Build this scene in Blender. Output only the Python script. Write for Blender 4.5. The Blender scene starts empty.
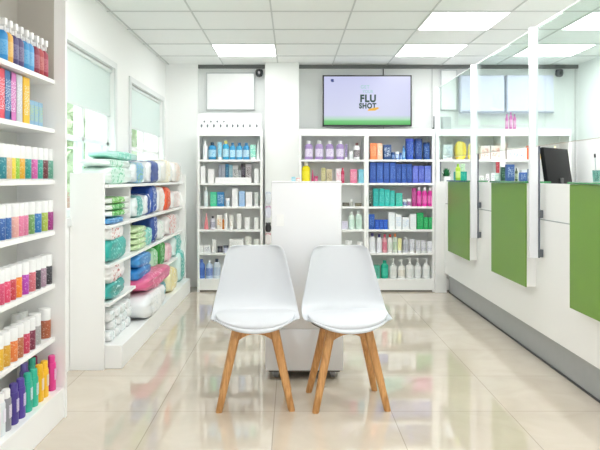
import bpy, bmesh, math, random
from mathutils import Vector, Matrix, noise
random.seed(7)
S = bpy.context.scene
COL = S.collection
F, VX, HY, CH = 655.0, 292.0, 178.0, 1.2      # focal length in px, vanishing point, camera height

def PX(px, Y): return (px - VX) * Y / F
def PZ(py, Y): return CH - (py - HY) * Y / F

# ------------------------------------------------------------------ materials
def lin(h):
    h = h.lstrip('#')
    r = [int(h[i:i+2], 16) / 255 for i in (0, 2, 4)]
    return tuple((c / 12.92 if c <= .04045 else ((c + .055) / 1.055) ** 2.4) for c in r) + (1,)
_m = {}
def mat(col, rough=.5, metal=0, var=.03, scale=12, bump=0, coat=0, trans=0, emis=0, spec=.5, alpha=1):
    key = (col, rough, metal, var, scale, bump, coat, trans, emis, spec, alpha)
    if key in _m: return _m[key]
    m = bpy.data.materials.new('paint'); m.use_nodes = True
    nt = m.node_tree; N = nt.nodes; L = nt.links
    b = N['Principled BSDF']
    c = lin(col)
    tc = N.new('ShaderNodeTexCoord'); no = N.new('ShaderNodeTexNoise'); no.inputs['Scale'].default_value = scale
    L.new(tc.outputs['Object'], no.inputs['Vector'])
    mx = N.new('ShaderNodeMix'); mx.data_type = 'RGBA'
    mx.inputs['A'].default_value = tuple(max(0, x * (1 - var)) for x in c[:3]) + (1,)
    mx.inputs['B'].default_value = tuple(min(1, x * (1 + var)) for x in c[:3]) + (1,)
    L.new(no.outputs['Fac'], mx.inputs['Factor']); L.new(mx.outputs['Result'], b.inputs['Base Color'])
    b.inputs['Roughness'].default_value = rough; b.inputs['Metallic'].default_value = metal
    b.inputs['Coat Weight'].default_value = coat; b.inputs['Coat Roughness'].default_value = .08
    b.inputs['Transmission Weight'].default_value = trans
    b.inputs['Specular IOR Level'].default_value = spec
    b.inputs['Alpha'].default_value = alpha
    if emis:
        L.new(mx.outputs['Result'], b.inputs['Emission Color']); b.inputs['Emission Strength'].default_value = emis
    if bump:
        bp = N.new('ShaderNodeBump'); bp.inputs['Strength'].default_value = bump; bp.inputs['Distance'].default_value = .003
        L.new(no.outputs['Fac'], bp.inputs['Height']); L.new(bp.outputs['Normal'], b.inputs['Normal'])
    _m[key] = m
    return m

def printed(c1, c2, sx=14, sz=30, thr=.52, rough=.35):
    """a printed surface: blocks of a second colour on the first"""
    key = ('pr', c1, c2, sx, sz, thr, rough)
    if key in _m: return _m[key]
    m = bpy.data.materials.new('print'); m.use_nodes = True
    nt = m.node_tree; N = nt.nodes; L = nt.links; b = N['Principled BSDF']
    tc = N.new('ShaderNodeTexCoord'); mp = N.new('ShaderNodeMapping')
    mp.inputs['Scale'].default_value = (sx, sx, sz)
    L.new(tc.outputs['Object'], mp.inputs['Vector'])
    no = N.new('ShaderNodeTexNoise'); no.inputs['Scale'].default_value = 1.6; no.inputs['Detail'].default_value = 1
    L.new(mp.outputs['Vector'], no.inputs['Vector'])
    rp = N.new('ShaderNodeValToRGB'); rp.color_ramp.elements[0].position = thr; rp.color_ramp.elements[1].position = thr + .05
    rp.color_ramp.elements[0].color = lin(c1); rp.color_ramp.elements[1].color = lin(c2)
    L.new(no.outputs['Fac'], rp.inputs['Fac']); L.new(rp.outputs['Color'], b.inputs['Base Color'])
    b.inputs['Roughness'].default_value = rough
    _m[key] = m
    return m

def wood_mat():
    m = bpy.data.materials.new('oak'); m.use_nodes = True
    nt = m.node_tree; N = nt.nodes; L = nt.links; b = N['Principled BSDF']
    tc = N.new('ShaderNodeTexCoord'); mp = N.new('ShaderNodeMapping'); mp.inputs['Scale'].default_value = (38, 38, 3.5)
    L.new(tc.outputs['Object'], mp.inputs['Vector'])
    no = N.new('ShaderNodeTexNoise'); no.inputs['Scale'].default_value = 2.2; no.inputs['Detail'].default_value = 6; no.inputs['Distortion'].default_value = .6
    L.new(mp.outputs['Vector'], no.inputs['Vector'])
    rp = N.new('ShaderNodeValToRGB'); e = rp.color_ramp.elements
    e[0].position = .3; e[0].color = lin('#b07a42'); e[1].position = .7; e[1].color = lin('#d9a468')
    L.new(no.outputs['Fac'], rp.inputs['Fac']); L.new(rp.outputs['Color'], b.inputs['Base Color'])
    b.inputs['Roughness'].default_value = .42
    bp = N.new('ShaderNodeBump'); bp.inputs['Strength'].default_value = .08; L.new(no.outputs['Fac'], bp.inputs['Height']); L.new(bp.outputs['Normal'], b.inputs['Normal'])
    return m

def floor_mat():
    m = bpy.data.materials.new('polished_porcelain'); m.use_nodes = True
    nt = m.node_tree; N = nt.nodes; L = nt.links; b = N['Principled BSDF']
    tc = N.new('ShaderNodeTexCoord'); mp = N.new('ShaderNodeMapping')
    mp.inputs['Location'].default_value = (.09, .23, 0)
    L.new(tc.outputs['Object'], mp.inputs['Vector'])
    br = N.new('ShaderNodeTexBrick'); br.offset = 0; br.squash = 1
    br.inputs['Scale'].default_value = 1; br.inputs['Brick Width'].default_value = .6; br.inputs['Row Height'].default_value = .6
    br.inputs['Mortar Size'].default_value = .0022; br.inputs['Mortar Smooth'].default_value = .2
    br.inputs['Color1'].default_value = lin('#d6cbbb'); br.inputs['Color2'].default_value = lin('#d0c5b5'); br.inputs['Mortar'].default_value = lin('#b0a698')
    L.new(mp.outputs['Vector'], br.inputs['Vector'])
    no = N.new('ShaderNodeTexNoise'); no.inputs['Scale'].default_value = 3.5; no.inputs['Detail'].default_value = 8; no.inputs['Distortion'].default_value = 1.2
    L.new(tc.outputs['Object'], no.inputs['Vector'])
    rp = N.new('ShaderNodeValToRGB'); e = rp.color_ramp.elements
    e[0].position = .3; e[0].color = (.80, .78, .75, 1); e[1].position = .7; e[1].color = (1, 1, 1, 1)
    L.new(no.outputs['Fac'], rp.inputs['Fac'])
    mx = N.new('ShaderNodeMix'); mx.data_type = 'RGBA'; mx.blend_type = 'MULTIPLY'; mx.inputs['Factor'].default_value = .45
    L.new(br.outputs['Color'], mx.inputs['A']); L.new(rp.outputs['Color'], mx.inputs['B'])
    L.new(mx.outputs['Result'], b.inputs['Base Color'])
    b.inputs['Roughness'].default_value = .05; b.inputs['Coat Weight'].default_value = .35; b.inputs['Coat Roughness'].default_value = .03; b.inputs['Specular IOR Level'].default_value = .9
    return m

def glass_mat(tint='#f4fbf8', gl=.05):
    m = bpy.data.materials.new('clear_glass'); m.use_nodes = True
    nt = m.node_tree; N = nt.nodes; L = nt.links
    for n in list(N):
        if n.type == 'BSDF_PRINCIPLED': N.remove(n)
    out = N['Material Output']
    t = N.new('ShaderNodeBsdfTransparent'); t.inputs['Color'].default_value = lin(tint)
    g = N.new('ShaderNodeBsdfGlossy'); g.inputs['Roughness'].default_value = .02
    fr = N.new('ShaderNodeLayerWeight'); fr.inputs['Blend'].default_value = .5
    pw = N.new('ShaderNodeMath'); pw.operation = 'POWER'; pw.inputs[1].default_value = 4.5; L.new(fr.outputs['Facing'], pw.inputs[0])
    sc = N.new('ShaderNodeMath'); sc.operation = 'MULTIPLY'; sc.inputs[1].default_value = .30; L.new(pw.outputs[0], sc.inputs[0])
    no = N.new('ShaderNodeTexNoise'); no.inputs['Scale'].default_value = 3
    ad = N.new('ShaderNodeMath'); ad.operation = 'MULTIPLY_ADD'; ad.inputs[1].default_value = gl; L.new(no.outputs['Fac'], ad.inputs[0]); L.new(sc.outputs[0], ad.inputs[2])
    mx = N.new('ShaderNodeMixShader'); L.new(ad.outputs[0], mx.inputs['Fac'])
    L.new(t.outputs[0], mx.inputs[1]); L.new(g.outputs[0], mx.inputs[2]); L.new(mx.outputs[0], out.inputs['Surface'])
    return m

def brick_mat():
    m = bpy.data.materials.new('outdoor_brick'); m.use_nodes = True
    nt = m.node_tree; N = nt.nodes; L = nt.links; b = N['Principled BSDF']
    tc = N.new('ShaderNodeTexCoord'); mp = N.new('ShaderNodeMapping'); mp.inputs['Rotation'].default_value = (math.pi/2, 0, math.pi/2)
    L.new(tc.outputs['Object'], mp.inputs['Vector'])
    br = N.new('ShaderNodeTexBrick'); br.inputs['Scale'].default_value = 4
    br.inputs['Color1'].default_value = lin('#e0b8a8'); br.inputs['Color2'].default_value = lin('#d8aa9a'); br.inputs['Mortar'].default_value = lin('#eadfd8')
    L.new(mp.outputs['Vector'], br.inputs['Vector']); L.new(br.outputs['Color'], b.inputs['Base Color'])
    b.inputs['Roughness'].default_value = .9
    return m

WALL = mat('#f8f9f8', .6, var=.01, scale=3, bump=.02)
SHELFW = mat('#f6f7f6', .35, var=.01, scale=4)
SHELFIN = mat('#eceeec', .5, var=.02, scale=4)
CEILM = mat('#eef0ef', .8, var=.015, scale=60, bump=.03)
GRID = mat('#c9cccb', .6)
WOOD = wood_mat(); GLASS = glass_mat()
DARK = mat('#1b1e22', .4)

# ------------------------------------------------------------------ mesh helpers
def finish(bm, name, m, parent=None, smooth=False, loc=None):
    me = bpy.data.meshes.new(name)
    bmesh.ops.recalc_face_normals(bm, faces=bm.faces[:])
    bm.to_mesh(me); bm.free()
    for x in (m if isinstance(m, (list, tuple)) else [m]): me.materials.append(x)
    if smooth:
        for p in me.polygons: p.use_smooth = True
        try: me.set_sharp_from_angle(angle=math.radians(38))
        except Exception: pass
    return link(name, me, parent, loc)
def link(name, data, parent=None, loc=None):
    o = bpy.data.objects.new(name, data); COL.objects.link(o)
    if parent is not None: o.parent = parent
    if loc is not None: o.location = loc
    return o
def bbox(bm, x0, x1, y0, y1, z0, z1, bev=0, seg=2, mi=0):
    v = [bm.verts.new((x, y, z)) for x in (x0, x1) for y in (y0, y1) for z in (z0, z1)]
    fs = [bm.faces.new([v[i] for i in q]) for q in ((0,1,3,2),(4,6,7,5),(0,4,5,1),(2,3,7,6),(0,2,6,4),(1,5,7,3))]
    for f in fs: f.material_index = mi
    if bev:
        es = list({e for f in fs for e in f.edges})
        bmesh.ops.bevel(bm, geom=es, offset=bev, segments=seg, affect='EDGES', profile=.5)
def box(name, x0, x1, y0, y1, z0, z1, m, parent=None, bev=0, seg=2):
    bm = bmesh.new(); bbox(bm, x0, x1, y0, y1, z0, z1, bev, seg)
    return finish(bm, name, m, parent, smooth=bool(bev))
def blathe(bm, prof, seg=16, sx=1, sy=1, cx=0, cy=0, mi=0):
    rings = []
    for r, z in prof:
        if r <= 1e-6: rings.append([bm.verts.new((cx, cy, z))])
        else: rings.append([bm.verts.new((cx + r*sx*math.cos(2*math.pi*i/seg), cy + r*sy*math.sin(2*math.pi*i/seg), z)) for i in range(seg)])
    for a, b in zip(rings, rings[1:]):
        for i in range(seg):
            j = (i+1) % seg
            if len(a) == 1 and len(b) == 1: continue
            q = [a[0], b[j], b[i]] if len(a) == 1 else ([a[i], a[j], b[0]] if len(b) == 1 else [a[i], a[j], b[j], b[i]])
            bm.faces.new(q).material_index = mi
def btube(bm, pts, r, seg=8):
    pts = [Vector(p) for p in pts]; rings = []
    for k, p in enumerate(pts):
        t = (pts[min(k+1, len(pts)-1)] - pts[max(k-1, 0)]).normalized()
        u = t.orthogonal().normalized(); w = t.cross(u)
        if k and abs(t.z) < 1:
            pass
        rr = r[k] if isinstance(r, (list, tuple)) else r
        rings.append([bm.verts.new(p + rr*(u*math.cos(2*math.pi*i/seg) + w*math.sin(2*math.pi*i/seg))) for i in range(seg)])
    for a, b in zip(rings, rings[1:]):
        for i in range(seg): bm.faces.new([a[i], a[(i+1)%seg], b[(i+1)%seg], b[i]])
    bm.faces.new(rings[0]); bm.faces.new(rings[-1][::-1])
def tag(o, label=None, cat=None, group=None, kind=None):
    if label: o['label'] = label
    if cat: o['category'] = cat
    if group: o['group'] = group
    if kind: o['kind'] = kind
    return o
def thing(name, label, cat, loc=(0,0,0), rz=0, group=None):
    o = link(name, None, None, loc); o.rotation_euler = (0, 0, rz); o.empty_display_size = .05
    return tag(o, label, cat, group)
def struct(o): o['kind'] = 'structure'; return o

# ------------------------------------------------------------------ products (meshes made once per kind, then shared by the copies)
_pm = {}
def mesh_of(key, build, m, smooth=True):
    k = (key, m.name if not isinstance(m, (list, tuple)) else tuple(x.name for x in m))
    if k not in _pm:
        bm = bmesh.new(); build(bm)
        bmesh.ops.recalc_face_normals(bm, faces=bm.faces[:])
        me = bpy.data.meshes.new(key[0]); bm.to_mesh(me); bm.free()
        for x in (m if isinstance(m, (list, tuple)) else [m]): me.materials.append(x)
        if smooth:
            for p in me.polygons: p.use_smooth = True
            try: me.set_sharp_from_angle(angle=math.radians(40))
            except Exception: pass
        _pm[k] = me
    return _pm[k]

def pillow(bm, lx, ly, lz, n=3.4, seed=0, t0=-1.01, t1=1.01, grow=1.0, crimp=True, wr=.085, seg=12, axis='x'):
    """a soft filled pack, long side along x, its two ends pinched flat"""
    b2 = bmesh.new(); bmesh.ops.create_cube(b2, size=2)
    bmesh.ops.subdivide_edges(b2, edges=b2.edges[:], cuts=seg, use_grid_fill=True)
    for v in b2.verts:
        x, y, z = v.co
        d = (abs(x)**n + abs(y)**n + abs(z)**n) ** (1/n)
        p = Vector((x, y, z)) / d
        q = noise.noise(Vector((p.x*2.3 + seed*3.7, p.y*2.3, p.z*2.3))) * wr + noise.noise(Vector((p.x*6 + seed, p.y*6, p.z*6 + seed))) * wr*.6
        k = 1 + q
        pin = (1 - .45*abs(p.x)**5) if crimp else 1
        v.co = Vector((p.x*lx/2*grow, p.y*k*ly/2*grow, (p.z*k*pin + 1)*lz/2*(1) + (grow-1)*p.z*lz/2))
        v.co.x = p.x*lx/2 * (1 if grow == 1 else 1)
    kill = [f for f in b2.faces if not (t0 <= f.calc_center_median().x/(lx/2) <= t1)]
    if kill: bmesh.ops.delete(b2, geom=kill, context='FACES')
    me = bpy.data.meshes.new('t'); b2.to_mesh(me); b2.free(); bm.from_mesh(me); bpy.data.meshes.remove(me)

def mixh(a, b, f):
    a = a.lstrip('#'); b = b.lstrip('#')
    return '#' + ''.join('%02x' % round(int(a[i:i+2], 16)*(1-f) + int(b[i:i+2], 16)*f) for i in (0, 2, 4))
KINDNAME = dict(flask='bottle', carton='carton', bottle='bottle', pump='pump_bottle', spray='spray_bottle', tube='squeeze_tube', can='aerosol_can',
                jar='jar', pack='soft_pack', tub='tub', cone='cone_bottle')
KINDCAT = dict(flask='bottle', carton='box', bottle='bottle', pump='bottle', spray='bottle', tube='tube', can='can', jar='jar', pack='pack', tub='tub', cone='bottle')
def product(kind, w, d, h, c, loc, rz, label, group, c2='#f5f6f7', c3='#ffffff', seed=0):
    w, d, h = round(w, 3), round(d, 3), round(h, 3)
    t = thing(KINDNAME[kind], label, KINDCAT[kind], loc, rz, group)
    def part(name, build, m, parent=None, smooth=True):
        return link(name, mesh_of((name, kind, w, d, h, seed if kind == 'pack' else 0), build, m, smooth), parent or t)
    body = mat(c, .38, var=.04); cap = mat(c3, .35)
    r = w/2; sy = d/w
    if kind == 'carton':
        part('carton_body', lambda b: bbox(b, -w/2, w/2, -d/2, d/2, 0, h, min(.0015, w*.05), 1), body)
        part('printed_panel', lambda b: bbox(b, -w*.38, w*.38, -d/2-.0012, -d/2+.001, h*.2, h*.82, 0), printed(c, mixh(c, c2, .8), 60, 130, .52), smooth=False)
    elif kind in ('bottle', 'pump', 'spray'):
        neck = h*(.86 if kind == 'bottle' else .70 if kind == 'pump' else .72)
        sh = neck*.80
        def bd(b): blathe(b, [(0,0),(r*.9,0),(r,r*.12),(r,sh),(r*.93,sh+(neck-sh)*.35),(r*.6,sh+(neck-sh)*.75),(r*.36,neck),(0,neck)], 16, 1, sy)
        part('bottle_body', bd, body)
        part('label_band', lambda b: blathe(b, [(r*1.012, sh*.22),(r*1.018, sh*.23),(r*1.018, sh*.82),(r*1.012, sh*.83)], 16, 1, sy), printed(mixh(c, c2, .75 if kind != 'spray' else .25), mixh(c, c2, .2 if kind != 'spray' else .05), 70, 160, .56))
        if kind == 'bottle':
            part('cap', lambda b: blathe(b, [(0,neck*.97),(r*.46,neck*.97),(r*.48,h*.99),(r*.42,h),(0,h)], 12), cap)
        elif kind == 'pump':
            def pm(b):
                blathe(b, [(0,neck*.98),(r*.42,neck*.98),(r*.42,neck+h*.06),(r*.14,neck+h*.08),(r*.14,h*.93),(r*.3,h*.935),(r*.3,h),(0,h)], 12)
                bbox(b, -r*.9, 0, -r*.14, r*.14, h*.945, h*.99, r*.05, 1)
            part('pump_head', pm, cap)
        else:
            def tr(b):
                blathe(b, [(0,neck*.98),(r*.55,neck*.98),(r*.5,neck+h*.07),(r*.3,neck+h*.1),(0,neck+h*.1)], 12)
                bbox(b, -r*.95, r*.5, -r*.34, r*.34, neck+h*.09, h*.985, r*.12, 2)
                bbox(b, -r*.75, -r*.5, -r*.16, r*.16, neck-h*.02, neck+h*.12, r*.05, 1)
            part('trigger_head', tr, cap)
    elif kind == 'tube':
        def tb(b):
            seg = 16; rings = []
            for k in range(7):
                f = k/6; z = h*.16 + f*h*.84
                rings.append([b.verts.new((r*(.92+.08*f)*math.cos(2*math.pi*i/seg), r*sy*(1-f*.93)*math.sin(2*math.pi*i/seg), z)) for i in range(seg)])
            for a, bb in zip(rings, rings[1:]):
                for i in range(seg): b.faces.new([a[i], a[(i+1)%seg], bb[(i+1)%seg], bb[i]])
            b.faces.new(rings[0]); b.faces.new(rings[-1])
        part('tube_body', tb, printed(c, c2, 35, 80, .58))
        part('cap', lambda b: blathe(b, [(0,0),(r*.86,0),(r*.86,h*.16),(0,h*.16)], 14, 1, sy), cap)
    elif kind == 'can':
        ch = h*.64
        part('can_body', lambda b: blathe(b, [(0,0),(r*.92,0),(r,.004),(r,ch),(r*.95,ch+.003),(0,ch+.003)], 18), mat('#e6e8ea', .3))
        part('label_band', lambda b: blathe(b, [(r*1.005,.006),(r*1.03,.007),(r*1.03,ch*.97),(r*1.005,ch*.98)], 18), printed(c, mixh(c, c2, .4), 70, 90, .6))
        part('cap', lambda b: blathe(b, [(0,ch),(r*1.0,ch+.001),(r*1.0,h*.97),(r*.93,h),(0,h)], 18), mat(c3, .3, spec=.6))
    elif kind == 'flask':
        part('bottle_body', lambda b: blathe(b, [(0,0),(r*.95,0),(r,h*.02),(r,h*.74),(r*.9,h*.79),(0,h*.79)], 18, 1, sy), body)
        part('label_band', lambda b: bbox(b, -r*.42, r*.42, -r*sy*1.05, -r*sy*.9, h*.3, h*.62, .001, 1), printed(mixh(c, c2, .8), mixh(c, c2, .5), 90, 160, .55))
        part('cap', lambda b: blathe(b, [(0,h*.79),(r*.8,h*.79),(r*.8,h*.97),(r*.7,h),(0,h)], 18, 1, sy), cap)
    elif kind in ('jar', 'tub'):
        ch = h*(.72 if kind == 'jar' else .88)
        part('jar_body', lambda b: blathe(b, [(0,0),(r*.92,0),(r*.97,h*.05),(r*.97,ch),(0,ch)], 18, 1, sy), body)
        part('label_band', lambda b: blathe(b, [(r*.98,h*.14),(r*.99,h*.15),(r*.99,ch*.9),(r*.98,ch*.91)], 18, 1, sy), printed(c2 if kind == 'jar' else c, c if kind == 'jar' else c2, 45, 100, .56))
        part('lid', lambda b: blathe(b, [(0,ch),(r,ch),(r,h*.97),(r*.95,h),(0,h)], 18, 1, sy), cap)
    elif kind == 'cone':
        part('bottle_body', lambda b: blathe(b, [(0,0),(r,0),(r,h*.08),(r*.35,h*.8),(0,h*.8)], 16, 1, sy), body)
        part('cap', lambda b: blathe(b, [(0,h*.79),(r*.36,h*.79),(r*.2,h),(0,h)], 12), cap)
    elif kind == 'pack':
        part('pack_body', lambda b: pillow(b, w, d, h, seed=seed, n=5), mat(c, .32, var=.06, scale=9, coat=.3))
        part('printed_band', lambda b: pillow(b, w, d, h, seed=seed, n=5, t0=-.62, t1=.25, grow=1.03), printed(c2, mixh(c2, c3, .85), 24, 30, .56, .3))
    return t

ORD = ['first','second','third','fourth','fifth','sixth','seventh','eighth','ninth','tenth','eleventh','twelfth','thirteenth','fourteenth']

# ------------------------------------------------------------------ room shell
XL, XR, YB, ZC, YF = -1.39, 3.17, 7.28, 2.45, -1.2
flo = struct(box('floor', XL-.25, XR+.2, YF, YB+.2, -.08, 0, floor_mat()))
cei = struct(box('ceiling', XL-.2, XR+.2, YF, YB+.2, ZC+.004, ZC+.12, CEILM))
WIN = [(3.86, 5.11, .95, 2.05), (5.62, 7.02, .95, 2.02)]
bm = bmesh.new()
T = .22
yy = YF
for (a, b, z0, z1) in WIN:
    bbox(bm, XL-T, XL, yy, a, 0, ZC+.004)
    bbox(bm, XL-T, XL, a, b, 0, z0); bbox(bm, XL-T, XL, a, b, z1, ZC+.004)
    yy = b
bbox(bm, XL-T, XL, yy, YB+.2, 0, ZC+.004)
struct(finish(bm, 'wall_left', WALL))
struct(box('wall_right', XR, XR+.2, YF, YB+.2, 0, ZC+.004, WALL))
bm = bmesh.new(); bbox(bm, XL, XR, YB, YB+.2, 0, ZC+.004)
struct(finish(bm, 'wall_back', mat('#e6e9e8', .6, var=.01, scale=3)))
struct(box('trim_1', -1.05, XR, YB-.03, YB, ZC-.035, ZC+.004, mat('#6f7270', .7)))  # dark strip stands in for the shadow gap below the ceiling
for k, px in enumerate((383.5, 432, 575)):
    x = PX(px, YB)
    struct(box('trim_%d' % (k+2), x-.004, x+.004, YB-.006, YB, .0, ZC-.035, mat('#b9bdbc', .6)))
# pilasters of the back wall
struct(box('wall_pilaster', XL, -1.04, YB-.06, YB, 0, ZC+.004, WALL))
struct(box('wall_column', PX(265, 7.1), PX(299, 7.1), 7.1, YB, 0, ZC+.004, mat('#f1f3f2', .6, var=.01, scale=3)))
# ceiling grid
bm = bmesh.new()
xs = [-.155 + .602*k for k in range(-2, 6)]
ys = [6.716 - .6*k for k in range(-0, 13)]
for x in xs:
    if XL < x < XR: bbox(bm, x-.006, x+.006, YF, YB, ZC-.001, ZC+.006)
for y in ys: bbox(bm, XL, XR, y-.006, y+.006, ZC-.0015, ZC+.006)
struct(finish(bm, 'trim_ceiling_grid', GRID))

EM = mat('#ffffff', .5, emis=10, var=0)
LAMPS = []
cells = [(0, 0), (3, 0), (5, 0), (3, 2), (5, 2), (0, 4), (3, 4), (5, 4), (1, 6), (3, 6), (1, 9), (3, 9)]  # cells missing from the dict below are unseen panels added for fill light
where = {(0,0): 'left-hand one nearest the back wall, before the square column', (3,0): 'nearest the back wall, right above the television end',
         (5,0): 'nearest the back wall, at the right behind the glass', (3,2): 'in the row nearer the camera, left of the glass posts',
         (5,2): 'in the row nearer the camera, at the right picture edge'}
for (cx, cy) in cells:
    x0 = -.757 + .602*cx; y1 = 6.716 - .6*cy if cy else 6.716
    y0 = y1 - .6
    if cy == 0: y0 = 6.116
    l = thing('ceiling_light', 'square white ceiling light panel, ' + where.get((cx, cy), 'unseen overhead, added for fill light, row %s column %s' % (ORD[cy], ORD[cx])), 'light', ((x0+x0+.602)/2, (y0+y1)/2, ZC), 0, 'recessed ceiling light panels')
    bm = bmesh.new()
    w = .295
    for a in ((-w-.002, w+.002, -w-.002, -w+.006), (-w-.002, w+.002, w-.006, w+.002), (-w-.002, -w+.006, -w, w), (w-.006, w+.002, -w, w)):
        bbox(bm, *a, -.006, .003)
    finish(bm, 'frame', mat('#f5f6f6', .5), l)
    box('diffuser', -w+.005, w-.005, -w+.005, w-.005, -.003, .002, EM, l)

# windows
for k, (a, b, z0, z1) in enumerate(WIN):
    wn = thing('window_%d' % (k+1), None, None, (XL-.07, (a+b)/2, z0)); wn['kind'] = 'structure'
    hw = (b-a)/2; H = z1-z0
    bm = bmesh.new()
    for q in ((-hw, -hw+.05, 0, H), (hw-.05, hw, 0, H), (-hw, hw, 0, .05), (-hw, hw, H-.05, H), (-.02, .02, .04, H-.04), (-hw, hw, .50, .53)):
        bbox(bm, -.03, .03, q[0], q[1], q[2], q[3], .003, 1)
    finish(bm, 'window_frame', mat('#f4f6f6', .4), wn)
    box('pane', -.003, .003, -hw+.04, hw-.04, .04, H-.04, GLASS, wn)
    # casing seen on the room side
    bm = bmesh.new()
    for q in ((-hw-.05, -hw, -.05, H+.05), (hw, hw+.05, -.05, H+.05), (-hw, hw, H, H+.05), (-hw, hw, -.05, 0)):
        bbox(bm, .07, .085, q[0], q[1], q[2], q[3], .003, 1)
    finish(bm, 'casing', mat('#e3e6e6', .5), wn)
    bl = thing('roller_blind', ('pale mint roller blind half down over the nearer left window', 'pale mint roller blind half down over the far left window')[k], 'blind', (XL-.025, (a+b)/2, z1), 0, 'roller blinds on the left wall')
    drop = (.36, .37)[k]
    m = bpy.data.materials.new('blind_fabric'); m.use_nodes = True
    nt = m.node_tree; bb = nt.nodes['Principled BSDF']; bb.inputs['Base Color'].default_value = lin('#c8dfdd'); bb.inputs['Roughness'].default_value = .8
    ck = nt.nodes.new('ShaderNodeTexNoise'); ck.inputs['Scale'].default_value = 30
    mxx = nt.nodes.new('ShaderNodeMix'); mxx.data_type = 'RGBA'; mxx.inputs['A'].default_value = lin('#e4efed'); mxx.inputs['B'].default_value = lin('#edf5f3')
    nt.links.new(ck.outputs['Fac'], mxx.inputs['Factor']); nt.links.new(mxx.outputs['Result'], bb.inputs['Base Color'])
    tl = nt.nodes.new('ShaderNodeBsdfTranslucent'); tl.inputs['Color'].default_value = lin('#e6efee')
    ms = nt.nodes.new('ShaderNodeMixShader'); ms.inputs['Fac'].default_value = .28
    nt.links.new(bb.outputs[0], ms.inputs[1]); nt.links.new(tl.outputs[0], ms.inputs[2]); nt.links.new(ms.outputs[0], nt.nodes['Material Output'].inputs['Surface'])
    box('fabric', -.001, .001, -hw+.02, hw-.02, -drop, -.01, m, bl)
    bm = bmesh.new(); btube(bm, [(0, -hw+.01, -.02), (0, hw-.01, -.02)], .016, 10); finish(bm, 'roller', mat('#dfe5e4', .4), bl, True)
    box('bottom_bar', -.005, .005, -hw+.02, hw-.02, -drop-.015, -drop, mat('#e6ecec', .4), bl, .002, 1)

# outside: pale house with brick pier, bush, pavement
g = struct(box('ground_outside', -14, XL-.26, -2, 26, -.3, -.2, mat('#d9d8d4', .9)))
hs = thing('brick_house', 'pale brick house across the street seen through the left windows', 'building', (-5.6, 14, -.2))
box('wall', -.3, .3, -5.2, 4.2, 0, 5, brick_mat(), hs)
box('roof_edge', -.45, .45, -5.4, 4.4, 5, 5.25, mat('#efeae6', .8), hs)
for yk in (-3.4, -.8, 1.8):
    box('window', .29, .33, yk-.5, yk+.5, 1.3, 2.8, mat('#f2f5f6', .3), hs)
def bush(name, label, loc, R, seed):
    t = thing(name, label, 'plant', loc)
    bm = bmesh.new(); rr = random.Random(seed)
    for k in range(900):
        u = rr.uniform(-1, 1); th = rr.uniform(0, 6.283); rad = R*(.75+.3*rr.random())
        p = Vector((rad*math.sqrt(1-u*u)*math.cos(th), rad*math.sqrt(1-u*u)*math.sin(th), R*1.3 + rad*u*1.1 + .9))
        n = Vector((rr.uniform(-1,1), rr.uniform(-1,1), rr.uniform(-1,1))).normalized(); a = n.orthogonal()*.09; b = n.cross(a).normalized()*.06
        bm.faces.new([bm.verts.new(p+a), bm.verts.new(p+b), bm.verts.new(p-a), bm.verts.new(p-b)])
    finish(bm, 'foliage', mat('#d2e0c2', .7, var=.15), t)
    bm = bmesh.new(); btube(bm, [(0,0,0),(0.02,0,R+.9)], .07, 8); finish(bm, 'trunk', mat('#9b8d7c', .9), t, True)
bush('street_tree', 'small leafy green tree outside the nearer left window', (-3.6, 9.4, -.2), .75, 3)
bush('street_tree', 'round green tree outside, in front of the brick house', (-3.6, 11.9, -.2), .8, 5)

# ------------------------------------------------------------------ back bookcases
SZ = [1.643, 1.395, 1.147, .900, .657, .410, .136]      # top of opening, then shelf tops
YS = 6.90
def bookcase(x0, x1, label, ncols=1, depth=.27, h_top=1.705):
    t = thing('display_bookcase', label, 'bookcase', ((x0+x1)/2, YS, 0), 0, 'white bookcases along the back wall')
    w = (x1-x0)/2
    box('side_panel', -w, -w+.022, 0, depth, 0, h_top, SHELFW, t, .001, 1)
    box('side_panel', w-.022, w, 0, depth, 0, h_top, SHELFW, t, .001, 1)
    box('back_panel', -w+.022, w-.022, depth-.012, depth, .02, h_top, SHELFIN, t)
    box('header', -w+.022, w-.022, .0, .02, SZ[0], h_top, SHELFW, t, .001, 1)
    box('top_board', -w, w, 0, depth, h_top, h_top+.012, SHELFW, t, .001, 1)
    for z in SZ[1:]:
        box('shelf', -w+.022, w-.022, .003, depth-.012, z-.022, z, SHELFW, t, .001, 1)
    box('plinth', -w+.022, w-.022, .006, .03, .018, SZ[-1]-.022, SHELFW, t)
    box('kick_strip', -w+.022, w-.022, .02, .04, 0, .018, mat('#77746f', .6), t)
    return t
UN = {}
bookcase(PX(197.3, YS), PX(262.3, YS), 'white bookcase left of the square column, holding blue and white toiletries')
bookcase(PX(299.3, YS), PX(366.3, YS), 'white bookcase under the left half of the television')
bookcase(PX(366.5, YS), PX(434.6, YS), 'white bookcase with blue, teal and magenta products, right of the chairs')
bookcase(PX(436.5, YS), PX(503.0, YS), 'white bookcase behind the far green counter panel')
bookcase(PX(503.2, YS), PX(571.5, YS), 'white bookcase behind the black monitor')

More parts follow.
